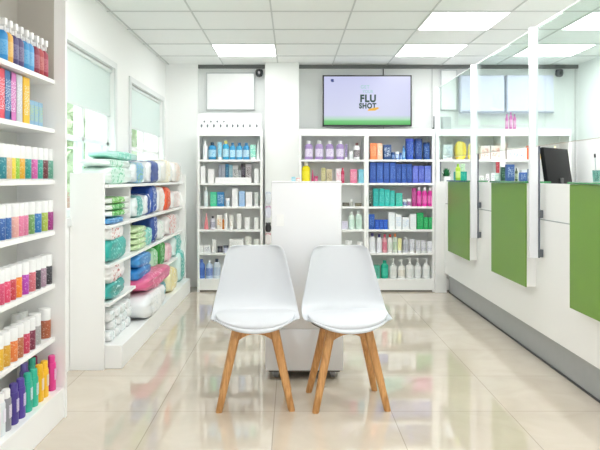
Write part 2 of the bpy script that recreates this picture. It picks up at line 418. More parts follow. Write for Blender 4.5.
YP = 6.98
def row(unit, shelf, items, group, n_back=0):
    """items: (kind, px0, px1, ytop, colour, colour2, cap colour, words)"""
    z = SZ[shelf]; ybot = HY + (CH - z) * F / YP
    sh = {1: 'top', 2: 'second', 3: 'third', 4: 'fourth', 5: 'fifth', 6: 'bottom'}[shelf]
    for i, it in enumerate(sorted(items, key=lambda q: q[1]+q[2])):
        kind, a, b, yt, c, c2, c3, words = it
        w = (b-a) * YP / F * (.97 if kind == 'carton' else .98)
        h = min((ybot - yt) * YP / F, .222)
        d = {'carton': max(min(w*.9, .10), .03), 'tube': w*.6, 'jar': w, 'tub': w, 'can': w}.get(kind, min(w*.75, .09))
        y = YS + .015 + d/2 + (.015 if kind != 'carton' else .01)
        product(kind, w, d, h, c, (PX((a+b)/2, YS+.03+d/4), y, z+.0005), 0,
                '%s, %s from left, %s shelf, %s' % (words, ORD[i], sh, unit), group, c2, c3)
W = '#f4f5f6'
U = 'bookcase left of column'; G = 'toiletries in the bookcase left of the column'
row(U, 1, [('bottle',203,207.3,141,'#f2f4f5','#dfe8ee',W,'white slim bottle'), ('bottle',208.2,216.3,142.5,'#2f8fc4','#d8eef8','#2a4a66','wide blue bottle'),
    ('tube',217.5,221.8,142.5,'#8fcbe2','#c7e6f2',W,'pale blue tube'), ('bottle',222.3,229,141,'#2ea3cf','#f2f6f8','#e8e08a','blue bottle with yellow cap'),
    ('bottle',229.5,235.5,143,'#3a9fd4','#e9f3f8','#2f6f9f','blue bottle'), ('bottle',236,242.5,143,'#48a9d8','#f0f6fa','#2f6f9f','sky blue bottle'),
    ('bottle',243,249.5,143,'#3c97cc','#f0f6fa','#3f7fb0','blue bottle with white label'), ('tube',250,256,145,'#8fd9c6','#eaf8f3',W,'mint green tube'),
    ('cone',256.4,259.6,141,'#f0f4f4',W,W,'white tapered bottle')], G)
row(U, 2, [('carton',200.8,205.3,166.5,'#f7f7f8','#e4e6ea',W,'white narrow carton'), ('carton',208.2,214.2,169.5,'#f5f5f6','#e8e8ec',W,'white short carton'),
    ('carton',215,252,177.5,'#fbfbfb','#e6e6ea',W,'low white display tray'), ('carton',254.3,258.6,169,'#f4f5f5','#e4e8e8',W,'white end carton')], G)
# products standing in the tray
for i, (a, b, yt, c, c2, wd) in enumerate([(218.5,221.6,165,'#b9bfd0','#d9dce6','grey lavender carton'), (221.8,225,165,'#c3c6d6','#e4e5ee','pale lavender carton'),
    (225.2,228.6,164,'#3c86b4','#9fc7dd','blue carton'), (228.8,232.4,165,'#9fd0e2','#dff0f6','light blue carton'), (232.6,238.2,166,'#f2f3f3','#6a6f74','white carton with dark spots'),
    (238.4,241,170,'#d8dade','#8b8f98','short grey carton'), (241.2,245.4,163.5,'#463f4a','#a79fb0','dark carton'), (245.6,251.2,164,'#ece7ea','#6b5658','white carton with brown edge')]):
    w = (b-a)*YP/F; zb = SZ[2]+.047; h = (HY+(CH-zb)*F/7.08-yt)*7.08/F
    product('carton', w, .04, h, c, (PX((a+b)/2, 7.08), 7.125, SZ[2]), 0, '%s, %s from the left behind the low tray, second shelf' % (wd, ORD[i]), 'cartons standing behind the low tray', c2, W) if False else \
    product('carton', w, .03, h+.047, c, (PX((a+b)/2, 7.07), 7.09, SZ[2]+.0005), 0, '%s, %s from the left behind the low tray, second shelf' % (wd, ORD[i]), 'cartons standing behind the low tray', c2, W)
row(U, 3, [('bottle',204,208,187,'#dbe9ef','#eff6f8',W,'pale slim bottle'), ('carton',210.3,217,192,'#49c79a','#9fe4c9',W,'green carton'), ('carton',217.3,224.2,192,'#2c7fb8','#e8f2f8',W,'blue carton with white print'),
    ('jar',225,230,198,'#e3edf2','#cfe2ec',W,'small white jar'), ('carton',232,238,188.5,'#f3f4f6','#e2e4ea',W,'tall white carton'), ('carton',239,245,191,'#9dbfe6','#c9dcf2',W,'light blue carton'),
    ('carton',245.8,252.3,192,'#f3f1f3','#e4dfe4',W,'white square carton'), ('tube',254.2,258.4,192,'#dfe6e4','#c7d2ce',W,'grey green tube')], G)
row(U, 4, [('cone',204,208.5,213,'#ee8f98','#f6c4c8','#f4b4ba','pink tapered bottle'), ('bottle',210.2,215.2,216,'#e2e2ec','#9a9aae','#44424e','white bottle with dark cap'),
    ('carton',217,222.4,215,'#f4efe8','#e8a24a',W,'white carton with orange base'), ('bottle',222.2,224.4,217,'#c9772e','#e0a05c','#e8e2d8','slim amber bottle'), ('carton',224.6,227.4,213,'#f5f5f4','#e4e6e4',W,'slim tall white carton'),
    ('tube',229.5,233.2,215,'#f2f2ec','#dcdccf',W,'cream white tube'), ('carton',237,241.2,213.5,'#f3f4f3','#e0e4e2',W,'tall white carton'), ('carton',245,249.8,217,'#f2f3f3','#dde2e2',W,'white carton'), ('carton',254.3,258.6,217,'#f0f2f1','#dce2df',W,'short white carton')], G)
row(U, 5, [('carton',197.8,203.6,245,'#f2f3f3','#dfe3e4',W,'low white carton'), ('carton',204.2,210.6,245,'#f3f4f6','#5a6a8a',W,'low white carton with dark stripe'), ('carton',212.2,216.2,239,'#f0f1f0','#d9ddd9',W,'upright white carton'),
    ('jar',217.2,222.6,246,'#3b3a42','#6a6a76','#2e2e36','small black jar'), ('jar',223,228.5,245.5,'#a9a9c4','#ccccdd','#55556a','small lavender jar'), ('carton',229.5,243.5,239,'#eff0ef','#cfd4d2',W,'wide white carton'),
    ('tube',245,251.4,236.5,'#f1f2ee','#d9dcd2',W,'white tube'), ('tube',253.6,259.2,238.5,'#eff2ee','#d6dcd4',W,'white end tube')], G)
row(U, 6, [('bottle',197.6,204.8,259,'#5c83cc','#3a5fb2','#4a69b0','royal blue lotion bottle'), ('bottle',205.8,212.6,260,'#c3d3f0','#5a76c4','#e4eaf6','pale blue lotion bottle'), ('bottle',213.2,220.4,258.5,'#dbe5f2','#a9bcd8','#2f3a4c','white lotion bottle with dark cap')], G)

U = 'bookcase under television'; G = 'products in the bookcase under the television'
row(U, 1, [('bottle',a,a+8,141,'#a98fc6','#f7f5fb','#f3f2f6','white bottle outlined in lilac') for a in (304.8,315.3,325.8,336.3)] +
    [('tube',345,347.6,144.5,'#8f7fae','#c8bedd',W,'slim lilac tube'), ('jar',349,353,151.5,'#f0f1f3','#dfe2e6',W,'small white jar'), ('bottle',353.8,360,143,'#eceef0','#5a4c54','#6a4a4a','white bottle with brown cap')], G)
row(U, 2, [('bottle',301.8,310.2,162.5,'#f3e200','#f7ec4a','#f3f1e0','bright yellow bottle with white cap'), ('cone',311.3,314,170,'#d0487e','#e893b6','#d0487e','small pink bottle'), ('jar',314.3,318,176,'#c73b74','#e48cb0','#b43068','small crimson jar'),
    ('carton',321.2,325.6,168,'#b0a878','#e8e2c0',W,'olive carton'), ('carton',326.3,332,169.5,'#d2c4a0','#6e6240',W,'beige and brown carton'), ('carton',336,340.6,169,'#f3e6ec','#e06a98',W,'white and pink carton'),
    ('bottle',341,344.4,168,'#c22f58','#e896b0','#c22f58','dark pink bottle'), ('carton',350.2,356.8,169.5,'#e27a9c','#f6dfe8',W,'pink and white carton'), ('carton',358.3,364.6,169.5,'#7cc6dc','#a8dcea',W,'aqua carton')], G)
row(U, 3, [('carton',342.5,349.5,202.5,'#5b5a50','#8b8a7c',W,'flat dark box'), ('jar',350.2,353,199.5,'#d6d6d0','#b9bab2',W,'tiny pale jar'), ('carton',355,361.5,203,'#6b6656','#a8a47e',W,'flat brown box')], G)
row(U, 4, [('carton',341.6,347.6,221,'#d2cfe0','#b7b2cc',W,'lavender carton'), ('bottle',348.6,354.6,212,'#dff0e8','#c2e2d4','#f2f6f4','white and mint bottle'), ('bottle',355.6,362.2,211,'#d9efe6','#bfe0d2','#f2f6f4','pale mint bottle')], G)
row(U, 5, [('jar',345.5,352,240.5,'#eff0ee','#d9dcd6',W,'round white jar'), ('jar',357.3,363,241.5,'#eff0ee','#d9dcd6',W,'small round white jar')], G)

U = 'bookcase right of chairs'; G = 'products in the bookcase right of the chairs'
row(U, 1, [('carton',370,376.6,143.5,'#f48a55','#fbc8a6',W,'orange carton'), ('carton',377,382.2,143.5,'#f7c3a6','#fdeee4',W,'peach carton'), ('carton',383.2,391,145,'#28497e','#e6edf6',W,'navy carton with white square'),
    ('jar',391.3,395,152.5,'#27539a','#7fa0d0','#2a4c86','small blue jar'), ('jar',395.3,399.2,152,'#3a6ab4','#b9cdea','#e8eef6','small blue jar with white lid'), ('jar',399.5,402,153,'#2b5da6','#88a8d8','#2b4f8c','tiny blue jar'),
    ('bottle',400.2+2,405.4,146,'#4a86c2','#a8cbe6','#2b5a90','light blue bottle'), ('tub',405.6,414.2,138.5,'#2c4fae','#7f9ad8','#4a5ed0','tall blue tub'), ('tub',414.6,422.6,138.5,'#1f3f86','#6f8cc4','#22396e','tall navy tub'), ('tub',423.4,430.4,142.5,'#1d4688','#7a98cc','#1c3768','dark blue tub')], G)
row(U, 2, [('carton',a,b,yt,c,c2,W,wd) for a,b,yt,c,c2,wd in [(369.6,376,162.5,'#2a50a4','#5f82cc','royal blue carton'),(376.3,382.8,162.5,'#2f58ae','#6f90d4','royal blue carton'),(383.1,389.4,162.5,'#2a50a4','#5f82cc','royal blue carton'),
    (389.7,395.6,162.5,'#3058b0','#7292d6','royal blue carton'),(395.9,401,164,'#284c9c','#6080c8','deep blue carton'),(401.3,406.4,164,'#2c52a6','#6a8ad0','deep blue carton'),(406.7,411.8,164,'#2a4e9e','#6080c8','deep blue carton'),
    (412.2,418,166,'#5a68c8','#8c98e0','violet blue carton'),(418.3,424,166,'#4f60c0','#8c98e0','violet blue carton'),(424.3,430.8,166,'#5f74cc','#a0ace8','periwinkle carton')]], G)
row(U, 3, [('tube',368.8,372,191,'#5d6a62','#c9d2cc','#2a2e2c','small dark tube'), ('carton',373,378.6,188.5,'#22a8a4','#5fcac4',W,'tall teal carton'), ('carton',378.9,384.4,188.5,'#28b0aa','#6fd0ca',W,'tall teal carton'), ('carton',384.7,389.6,189.5,'#2fb8b2','#7fd8d0',W,'teal carton'),
    ('carton',389.9,394.6,190.5,'#34b6ae','#7fd8d0',W,'teal carton'), ('carton',395.2,402.2,193,'#3cb9a8','#86d8cc',W,'short teal carton'), ('jar',402.6,407,199.5,'#dfe6f0','#6c7cb0',W,'tiny white jar'), ('jar',407.4,411.6,199,'#e8e4ec','#9a6a9a',W,'tiny pale jar'),
    ('carton',411.9,416.2,188,'#a83a80','#d88abc',W,'plum carton'), ('bottle',416.6,421.8,187.5,'#d42a9a','#ec86c6',W,'magenta bottle with white cap'), ('bottle',422.2,427.4,187.5,'#dc2ea0','#ec86c6',W,'magenta bottle with white cap'), ('bottle',427.8,433,187.5,'#d42a9a','#f096cc',W,'magenta bottle with white cap')], G)
row(U, 4, [('carton',368.8,374.4,214,'#2557b0','#6c92d4',W,'blue and navy carton'), ('carton',374.8,378.9,219.5,'#1f55c0','#6c92e0',W,'short blue carton'), ('carton',379.1,383.2,219.5,'#1f55c0','#6c92e0',W,'short blue carton'), ('carton',383.4,387.6,219.5,'#2259c4','#6c92e0',W,'short blue carton'),
    ('carton',388.2,394.6,212,'#eef2f5','#cfdfee',W,'tall white carton'), ('carton',395.2,401.4,214,'#eff3f6','#9fc3e6',W,'white carton with blue print'), ('carton',402,409.2,217,'#eef2f5','#b4cfe8',W,'white carton with pale blue print'), ('carton',409.8,416,214,'#f0f3f5','#d6e2ec',W,'white carton'),
    ('carton',416.4,423.2,212.5,'#1fa35c','#62c48c',W,'tall green carton'), ('carton',423.5,427.9,217,'#25ad62','#6ccc96',W,'short green carton'), ('carton',428.2,433,217,'#25ad62','#6ccc96',W,'short green carton')], G)
row(U, 5, [('bottle',369.2,375.6,233,'#eef0f4','#dfe2ec','#4b3f7c','white bottle with purple cap'), ('bottle',376.6,382,234,'#eceef4','#dde0ea','#4a3e7a','white bottle with violet cap'), ('bottle',382.4,387.2,234,'#e6a9b6','#d86a84','#c23a5a','pink bottle with red cap'),
    ('bottle',387.6,392.6,234,'#eef0ee','#d9e6dc','#c04038','white bottle with red cap'), ('bottle',393,397.4,233.5,'#d6e0d2','#a9c4a4','#e88a4a','pale bottle with orange cap'), ('tube',397.8,401.8,238,'#e9e8a8','#f2f1cc',W,'pale yellow tube'),
    ('bottle',403,408.6,237,'#c9ccd4','#a9adba','#e6e8ec','grey clear bottle'), ('tube',409.4,415,239,'#dcdde6','#a6a8bc',W,'grey lavender tube'), ('tube',415.6,420.4,240,'#dfe0e6','#b2b4c4',W,'grey lavender tube'), ('tube',421,426.2,240,'#dddde4','#9fa1b6',W,'grey tube'), ('tube',427,432.2,241,'#dedfe4','#b2b4c4',W,'grey tube')], G)
row(U, 6, [('carton',370.5,379.8,265,'#57b8a0','#3f7f78',W,'dark teal carton'), ('bottle',381,388.6,260,'#1fae92','#4fcab2','#1c9880','teal green bottle'), ('pump',389.6,397.2,258.5,'#eff1f0','#dfe3e0',W,'white pump bottle'), ('pump',398.2,405.4,259.5,'#f1f0ec','#e2ddd0',W,'cream white pump bottle'),
    ('pump',406.2,414,257.5,'#f1f3f2','#e0e6e3',W,'large white pump bottle'), ('pump',414.6,421.4,258,'#f0f2f2','#dfe4e4',W,'white pump bottle'), ('pump',422.6,430.2,258,'#f0f2f1','#dfe4e2',W,'large white pump bottle')], G)

U = 'bookcase behind far counter panel'; G = 'products behind the counter'
row(U, 1, [('carton',442.3,452,155,'#e9edf0','#8fb0c0',W,'flat white carton with blue print'), ('pack',455,466.5,142,'#f2d22a','#f8e679','#f6e05a','rounded yellow pack'), ('pack',468,474,144,'#f4e13a','#faf0a0','#f6e870','small yellow pack'),
    ('carton',480,489.5,146,'#f3e6df','#e0583c',W,'white carton with red print'), ('carton',490,500,146,'#f3e6df','#e0583c',W,'white carton with pink print')], G)
for k in range(2):
    product('carton', .1, .09, .05, '#e6ebee', (PX(447, 6.98), 6.975, SZ[1]+.0505*(k+1) if False else SZ[1]+.055+.051*k), 0, ('middle', 'topmost')[k] + ' white carton of the stack behind the far counter panel', G, '#8fb0c0', W)
row(U, 2, [('carton',479,483.5,176,'#f0efee','#3d8a4a',W,'small white carton with green print'), ('carton',486,489,174,'#e9e4e4','#7a6a8a',W,'slim pale carton'), ('carton',491,496,173,'#e9ecee','#9aa4b0',W,'pale grey carton')], G)
U = 'bookcase behind monitor'
row(U, 1, [('carton',506,526,148,'#f7efec','#3f78c8',W,'wide white carton with blue figures'), ('carton',526.4,530.6,146,'#f2672e','#f79a70',W,'slim orange carton'), ('jar',538,543,150,'#f6e9c8','#f2d27a','#f3b04a','cream jar'),
    ('carton',546,552,150,'#f6f2e2','#e8c88a',W,'cream carton'), ('bottle',553.5,557,146,'#f4ead0','#e6b060','#fff2c8','amber labelled bottle'), ('carton',558.5,565,150,'#f6f1dc','#e2c078',W,'cream carton with gold print')], G)
row(U, 2, [('carton',508,514,171,'#c9ced8','#7a86a0',W,'grey carton'), ('bottle',516,519,168,'#e8ece6','#c0c8b8',W,'pale slim bottle'), ('carton',521,528,170,'#dfe3ea','#5a7ab8',W,'white and blue carton')], G)

# white riser with small samples on top of the left bookcase
ris = thing('sample_rail', 'white display rail with rows of tiny dark pegs on the bookcase left of the column', 'display', (PX(229.5, 6.95), 6.93, 1.7175))
hw = PX(261, 6.95) - PX(229.5, 6.95)
bm = bmesh.new(); bbox(bm, -hw, hw, .03, .05, 0, .165, .001, 1); bbox(bm, -hw, hw, -.02, .05, 0, .03, .001, 1); bbox(bm, -hw, hw, .0, .05, .03, .07, .001, 1)
finish(bm, 'stepped_board', mat('#fafbfb', .4), ris)
for (px, py, s) in [(204.5,121.8,1),(211,121.8,1),(217.3,121.8,1),(224,121.8,1)] + [(x,126,1.2) for x in (202,208,214.3,221,227.4,233,238,243.6,250.2,257)]:
    x = PX(px-229.5+VX, 6.95); z = PZ(py, 6.95)-1.7175
    bm = bmesh.new(); bbox(bm, x-.007*s, x+.007*s, (.004 if s == 1 else -.024), .031, z-.018, z+.012*s, .003, 1)
    finish(bm, 'peg', mat('#666b72', .4), ris)
# things on top of the bookcases
ph = thing('cordless_phone', 'black cordless phone standing on the bookcase right of the television', 'phone', (PX(435.2, 7.0), 7.0, 1.7175))
box('handset', -.018, .018, -.012, .012, .012, .145, mat('#26282c', .35), ph, .005, 2)
box('charging_base', -.03, .03, -.03, .03, 0, .02, mat('#2e3034', .4), ph, .005, 2)
box('keypad', -.013, .013, -.0135, -.011, .03, .08, mat('#55585e', .5), ph)
sp = thing('loudspeaker', 'small grey loudspeaker on the bookcase behind the far counter panel', 'speaker', (PX(446.6, 7.0), 7.02, 1.7175))
box('cabinet', -.048, .048, -.04, .04, 0, .14, mat('#c4c8ca', .6), sp, .004, 2)
box('grille', -.042, .042, -.043, -.039, .008, .132, mat('#b2b6b9', .8, bump=.3, scale=300), sp)
for k, px in enumerate((506.8, 510.8, 514.6)):
    product('bottle', .034, .03, .165 if k != 1 else .185, '#c95aa8', (PX(px, 7.0), 7.0, 1.7175), 0, ('leftmost', 'middle', 'rightmost')[k] + ' of the three pink bottles on top of the bookcase by the glass', 'three pink bottles on the bookcase', '#eed0e4', '#a84a92')

# ------------------------------------------------------------------ back wall things
tv = thing('wall_television', 'flat television on the back wall showing a flu shot notice', 'television', (PX(367.2, 7.15), 7.15, PZ(100.8, 7.15)))
tw, th = PX(411.6, 7.15)-PX(322.6, 7.15), (126.2-75)*7.15/F
bm = bmesh.new(); bz = .014
for q in ((-tw/2, tw/2, th/2-bz, th/2), (-tw/2, tw/2, -th/2, -th/2+bz*1.3), (-tw/2, -tw/2+bz, -th/2, th/2), (tw/2-bz, tw/2, -th/2, th/2)):
    bbox(bm, q[0], q[1], -.004, .04, q[2], q[3], .001, 1)
bbox(bm, -tw/2+.01, tw/2-.01, .01, .04, -th/2+.01, th/2-.01)
finish(bm, 'bezel', mat('#17191d', .3), tv)
box('wall_mount', -.2, .2, .04, YB-7.15-.001, -.15, .15, DARK, tv)
# screen material: lavender fading to a green foot
m = bpy.data.materials.new('lit_screen'); m.use_nodes = True; nt = m.node_tree; N = nt.nodes; L = nt.links; b = N['Principled BSDF']
tc = N.new('ShaderNodeTexCoord'); sx = N.new('ShaderNodeSeparateXYZ'); L.new(tc.outputs['Generated'], sx.inputs[0])
rp = N.new('ShaderNodeValToRGB'); cr = rp.color_ramp
cr.elements[0].position = 0; cr.elements[0].color = lin('#4fbb58'); cr.elements[1].position = 1; cr.elements[1].color = lin('#cdd0f4')
e = cr.elements.new(.075); e.color = lin('#6cc876'); e = cr.elements.new(.12); e.color = lin('#b4dcc4'); e = cr.elements.new(.2); e.color = lin('#d4d8f3')
L.new(sx.outputs['Z'], rp.inputs['Fac']); L.new(rp.outputs['Color'], b.inputs['Emission Color']); b.inputs['Emission Strength'].default_value = .92
b.inputs['Base Color'].default_value = (.02, .02, .02, 1); b.inputs['Roughness'].default_value = .25
scr = box('screen', -tw/2+bz, tw/2-bz, 0, .012, -th/2+bz*1.3, th/2-bz, m, tv)
def words(txt, size, x, z, m, parent, bold=0, sxx=1, y=-.0015, name='lettering', shear=0, rot=0):
    cu = bpy.data.curves.new(name, 'FONT'); cu.body = txt; cu.size = size; cu.align_x = 'CENTER'; cu.offset = bold; cu.shear = shear; cu.space_character = 1.14; cu.extrude = .0004
    tmp = bpy.data.objects.new('t', cu); COL.objects.link(tmp)
    dg = bpy.context.evaluated_depsgraph_get(); me = bpy.data.meshes.new_from_object(tmp.evaluated_get(dg))
    bpy.data.objects.remove(tmp); me.materials.clear(); me.materials.append(m)
    R = Matrix.Rotation(math.radians(90), 4, 'X') @ Matrix.Rotation(rot, 4, 'Z') @ Matrix.Diagonal((sxx, 1, 1, 1))
    me.transform(R); o = link(name, me, parent, (x, y, z)); return o
def tvp(px, py): return PX(px, 7.15)-PX(367.2, 7.15), PZ(py, 7.15)-PZ(100.8, 7.15)
def lit(h, st=.95):
    m = bpy.data.materials.new('lit_print'); m.use_nodes = True; b = m.node_tree.nodes['Principled BSDF']
    b.inputs['Base Color'].default_value = (.01, .01, .01, 1); b.inputs['Emission Color'].default_value = lin(h); b.inputs['Emission Strength'].default_value = st; b.inputs['Roughness'].default_value = .4
    return m
gr = lit('#0a3f35'); faint = lit('#93c6c8')
x, z = tvp(365, 88.5); words('GET', .052, x, z, faint, scr, .0005, .95)
x, z = tvp(367.8, 93); words('YOUR', .046, x, z, faint, scr, .0005, .85)
x, z = tvp(368, 101.8); words('FLU', .108, x, z, gr, scr, .0055, .90)
x, z = tvp(367.6, 108.2); words('SHOT', .078, x, z, gr, scr, .0042, .84)
x, z = tvp(373.2, 109.2)
bm = bmesh.new()
pts = [(-.062,-.018),(.02,-.016),(.05,0),(.066,.012),(.05,.022),(.0,.014),(-.05,.002)]
vs = [bm.verts.new((x+a, -.0022, z+c)) for a, c in pts]; bm.faces.new(vs)
finish(bm, 'yellow_brush_mark', lit('#f0b52a'), scr)
x, z = tvp(332.2, 80.4)
bm = bmesh.new(); bbox(bm, x-.016, x+.016, -.002, 0, z-.014, z+.014, .006, 2); bbox(bm, x-.008, x+.02, -.002, 0, z-.018, z-.006, .003, 1)
finish(bm, 'corner_emblem', lit('#3d4a86'), scr)
bm = bmesh.new(); btube(bm, [(PX(383.3,7.26), 7.265, ZC-.04), (PX(383.3,7.26), 7.262, 2.3), (PX(383.2,7.26), 7.25, 2.1)], .005, 8)
tag(finish(bm, 'power_cable', DARK, None, True), 'black cable running from the ceiling down behind the television', 'cable')

wb = thing('whiteboard', 'white board in a thin grey frame on the wall left of the column', 'whiteboard', (PX(230.5, 7.26), 7.26, PZ(91.3, 7.26)))
hw, hh = (254.8-206.2)/2*7.26/F, (110-72.6)/2*7.26/F
bm = bmesh.new()
for q in ((-hw, hw, hh-.012, hh), (-hw, hw, -hh, -hh+.012), (-hw, -hw+.012, -hh, hh), (hw-.012, hw, -hh, hh)): bbox(bm, q[0], q[1], -.012, .018, q[2], q[3], .002, 1)
finish(bm, 'frame', mat('#c9cdce', .4), wb); box('board', -hw+.01, hw-.01, -.004, .018, -hh+.01, hh-.01, mat('#f8f9f9', .2), wb)
def cam_(px, py, label):
    t = thing('security_camera', label, 'camera', (PX(px, 7.2), 7.2, PZ(py, 7.2)))
    bm = bmesh.new(); blathe(bm, [(0,-.045),(.03,-.036),(.042,-.01),(.042,.02),(.035,.04),(0,.04)], 16); finish(bm, 'dome', mat('#3a3d40', .25), t, True)
    bm = bmesh.new(); btube(bm, [(0,.0,.0),(0,.078,.0)], .018, 10); finish(bm, 'bracket', mat('#7c8083', .4), t, True)
    bm = bmesh.new(); btube(bm, [(0,-.046,0),(0,-.03,0)], .014, 12); finish(bm, 'lens', mat('#0d0e10', .1), t, True)
cam_(259.3, 73.2, 'small dark security camera high on the wall left of the column')
cam_(559.3, 73.2, 'small dark security camera high on the wall at the right')
for k, (a, b, lb) in enumerate(((460.5, 504.5, 'pale lavender wall cabinet, left one of the pair behind the glass'), (506.5, 553.5, 'pale lavender wall cabinet, right one of the pair behind the glass'))):
    w2 = thing('wall_cabinet', lb, 'cabinet', (PX((a+b)/2, 7.2), 7.2, PZ(93.5, 7.2)), 0, 'pair of wall cabinets behind the counter')
    hw, hh = (b-a)/2*7.2/F, 18.5*7.2/F
    box('carcass', -hw, hw, 0, .079, -hh, hh, mat('#e2e5ee', .5), w2, .002, 1)
    box('cabinet_door', -hw+.006, hw-.006, -.016, .0, -hh+.006, hh-.006, mat('#dcdff4', .3), w2, .002, 1)
    box('lower_rail', -hw, hw, -.02, .02, -hh-.012, -hh, mat('#aeb4c2', .4), w2)
bo = thing('notice_frame', 'wide pale empty frame on the wall right of the television', 'frame', (PX(449, 7.25), 7.25, PZ(90, 7.25)))
hw, hh = 8*7.25/F, 20*7.25/F
bm = bmesh.new()
for q in ((-hw, hw, hh-.006, hh), (-hw, hw, -hh, -hh+.006), (-hw, -hw+.006, -hh, hh), (hw-.006, hw, -hh, hh)): bbox(bm, q[0], q[1], -.006, .028, q[2], q[3])
finish(bm, 'border', mat('#c5cacb', .4), bo); box('sheet', -hw+.005, hw-.005, 0, .028, -hh+.005, hh-.005, mat('#eff2f2', .3), bo)

# hanging strip with packets on the column
hs2 = thing('clip_strip', 'white hanging strip on the square column beside the white display box', 'display', (PX(267.6, 7.09), 7.098, PZ(243, 7.09)))
hh = (243-188)*7.09/F
box('strip', -.014, .014, -.004, 0, 0, hh, mat('#f2f3f4', .4), hs2)
for z in (.1, .22, .34, .46):
    bm = bmesh.new(); btube(bm, [(0,-.003,z),(0,-.02,z)], .003, 6); finish(bm, 'hook', mat('#c8cccf', .3), hs2)
for k, (y0, y1, c, c2, lb) in enumerate([(192,204,'#e6eaf0','#c6d0e6','pale blue packet at the top of the hanging strip'), (206,218,'#dfe0ee','#c256a0','packet with a magenta mark on the hanging strip'), (222.5,232,'#2a2729','#5e5a5c','black packet on the hanging strip'), (233,244,'#efe9ea','#d4586a','white packet with a red edge at the foot of the hanging strip')]):
    t = thing('hanging_packet', lb, 'packet', (PX(268.3, 7.08), 7.083, PZ(y1, 7.08)), 0, 'packets on the hanging strip')
    h = (y1-y0)*7.08/F
    bm = bmesh.new(); pillow(bm, .062, .018, h*.86, seg=6, n=5); finish(bm, 'packet_body', mat(c, .35), t, True)
    box('header_card', -.028, .028, -.001, .001, h*.8, h, printed(c, c2, 60, 60, .5), t)

# ------------------------------------------------------------------ white display box behind the chairs
db = thing('display_stand', 'glossy white display box on casters standing behind the two chairs', 'display stand', (.075, 3.9, 0))
gl = mat('#eaecef', .14, var=.03, scale=2, coat=.5)
x0, x1 = PX(271.6, 3.912)-.075, PX(341.3, 3.912)-.075
box('upper_cabinet', x0, x1, .0006, .33, .30, 1.174, gl, db, .004, 2)
x0b, x1b = PX(265.4, 3.9)-.075, PX(343.4, 3.9)-.075
box('base_cabinet', x0b, x1b, 0, .36, .052, .30, gl, db, .004, 2)
box('top_cap', x0-.003, x1+.003, -.002, .333, 1.174, 1.18, mat('#eef0f1', .3), db, .001, 1)
box('pale_patch', PX(276.5,3.91)-.075, PX(284,3.91)-.075, -.001, .0006, PZ(226,3.91), PZ(214.5,3.91), mat('#f2f3f3', .3), db)  # small pale rectangle on the upper cabinet front
for px, yy in ((x0b+.06, .05), (x1b-.06, .05), (x0b+.06, .31), (x1b-.06, .31)):
    bm = bmesh.new(); btube(bm, [(px-.012, yy, .0243), (px+.012, yy, .0243)], .024, 14)
    c = finish(bm, 'caster', mat('#8d8f90', .4), db, True)
    bm = bmesh.new(); bbox(bm, px-.018, px-.014, yy-.015, yy+.015, .02, .053); bbox(bm, px+.014, px+.018, yy-.015, yy+.015, .02, .053); bbox(bm, px-.018, px+.018, yy-.015, yy+.015, .048, .053)
    finish(bm, 'fork', mat('#b9bbbc', .3, metal=.8), c)
box('underside', x0b+.02, x1b-.02, .02, .34, .04, .052, mat('#5c5a55', .7), db)  # dark sheet standing in for the shadow under the base
product('jar', .026, .026, .026, '#7cc4d6', (PX(293.5, 4.1), 4.1, 1.1805), 0, 'tiny aqua jar on top of the white display box', 'small jars on the display box', '#c8e6ee', '#9ad0de')
product('jar', .022, .022, .02, '#e8b8b0', (PX(298, 4.1), 4.1, 1.1805), 0, 'tiny pink jar on top of the white display box', 'small jars on the display box', '#f2dcd8', '#e0a8a0')

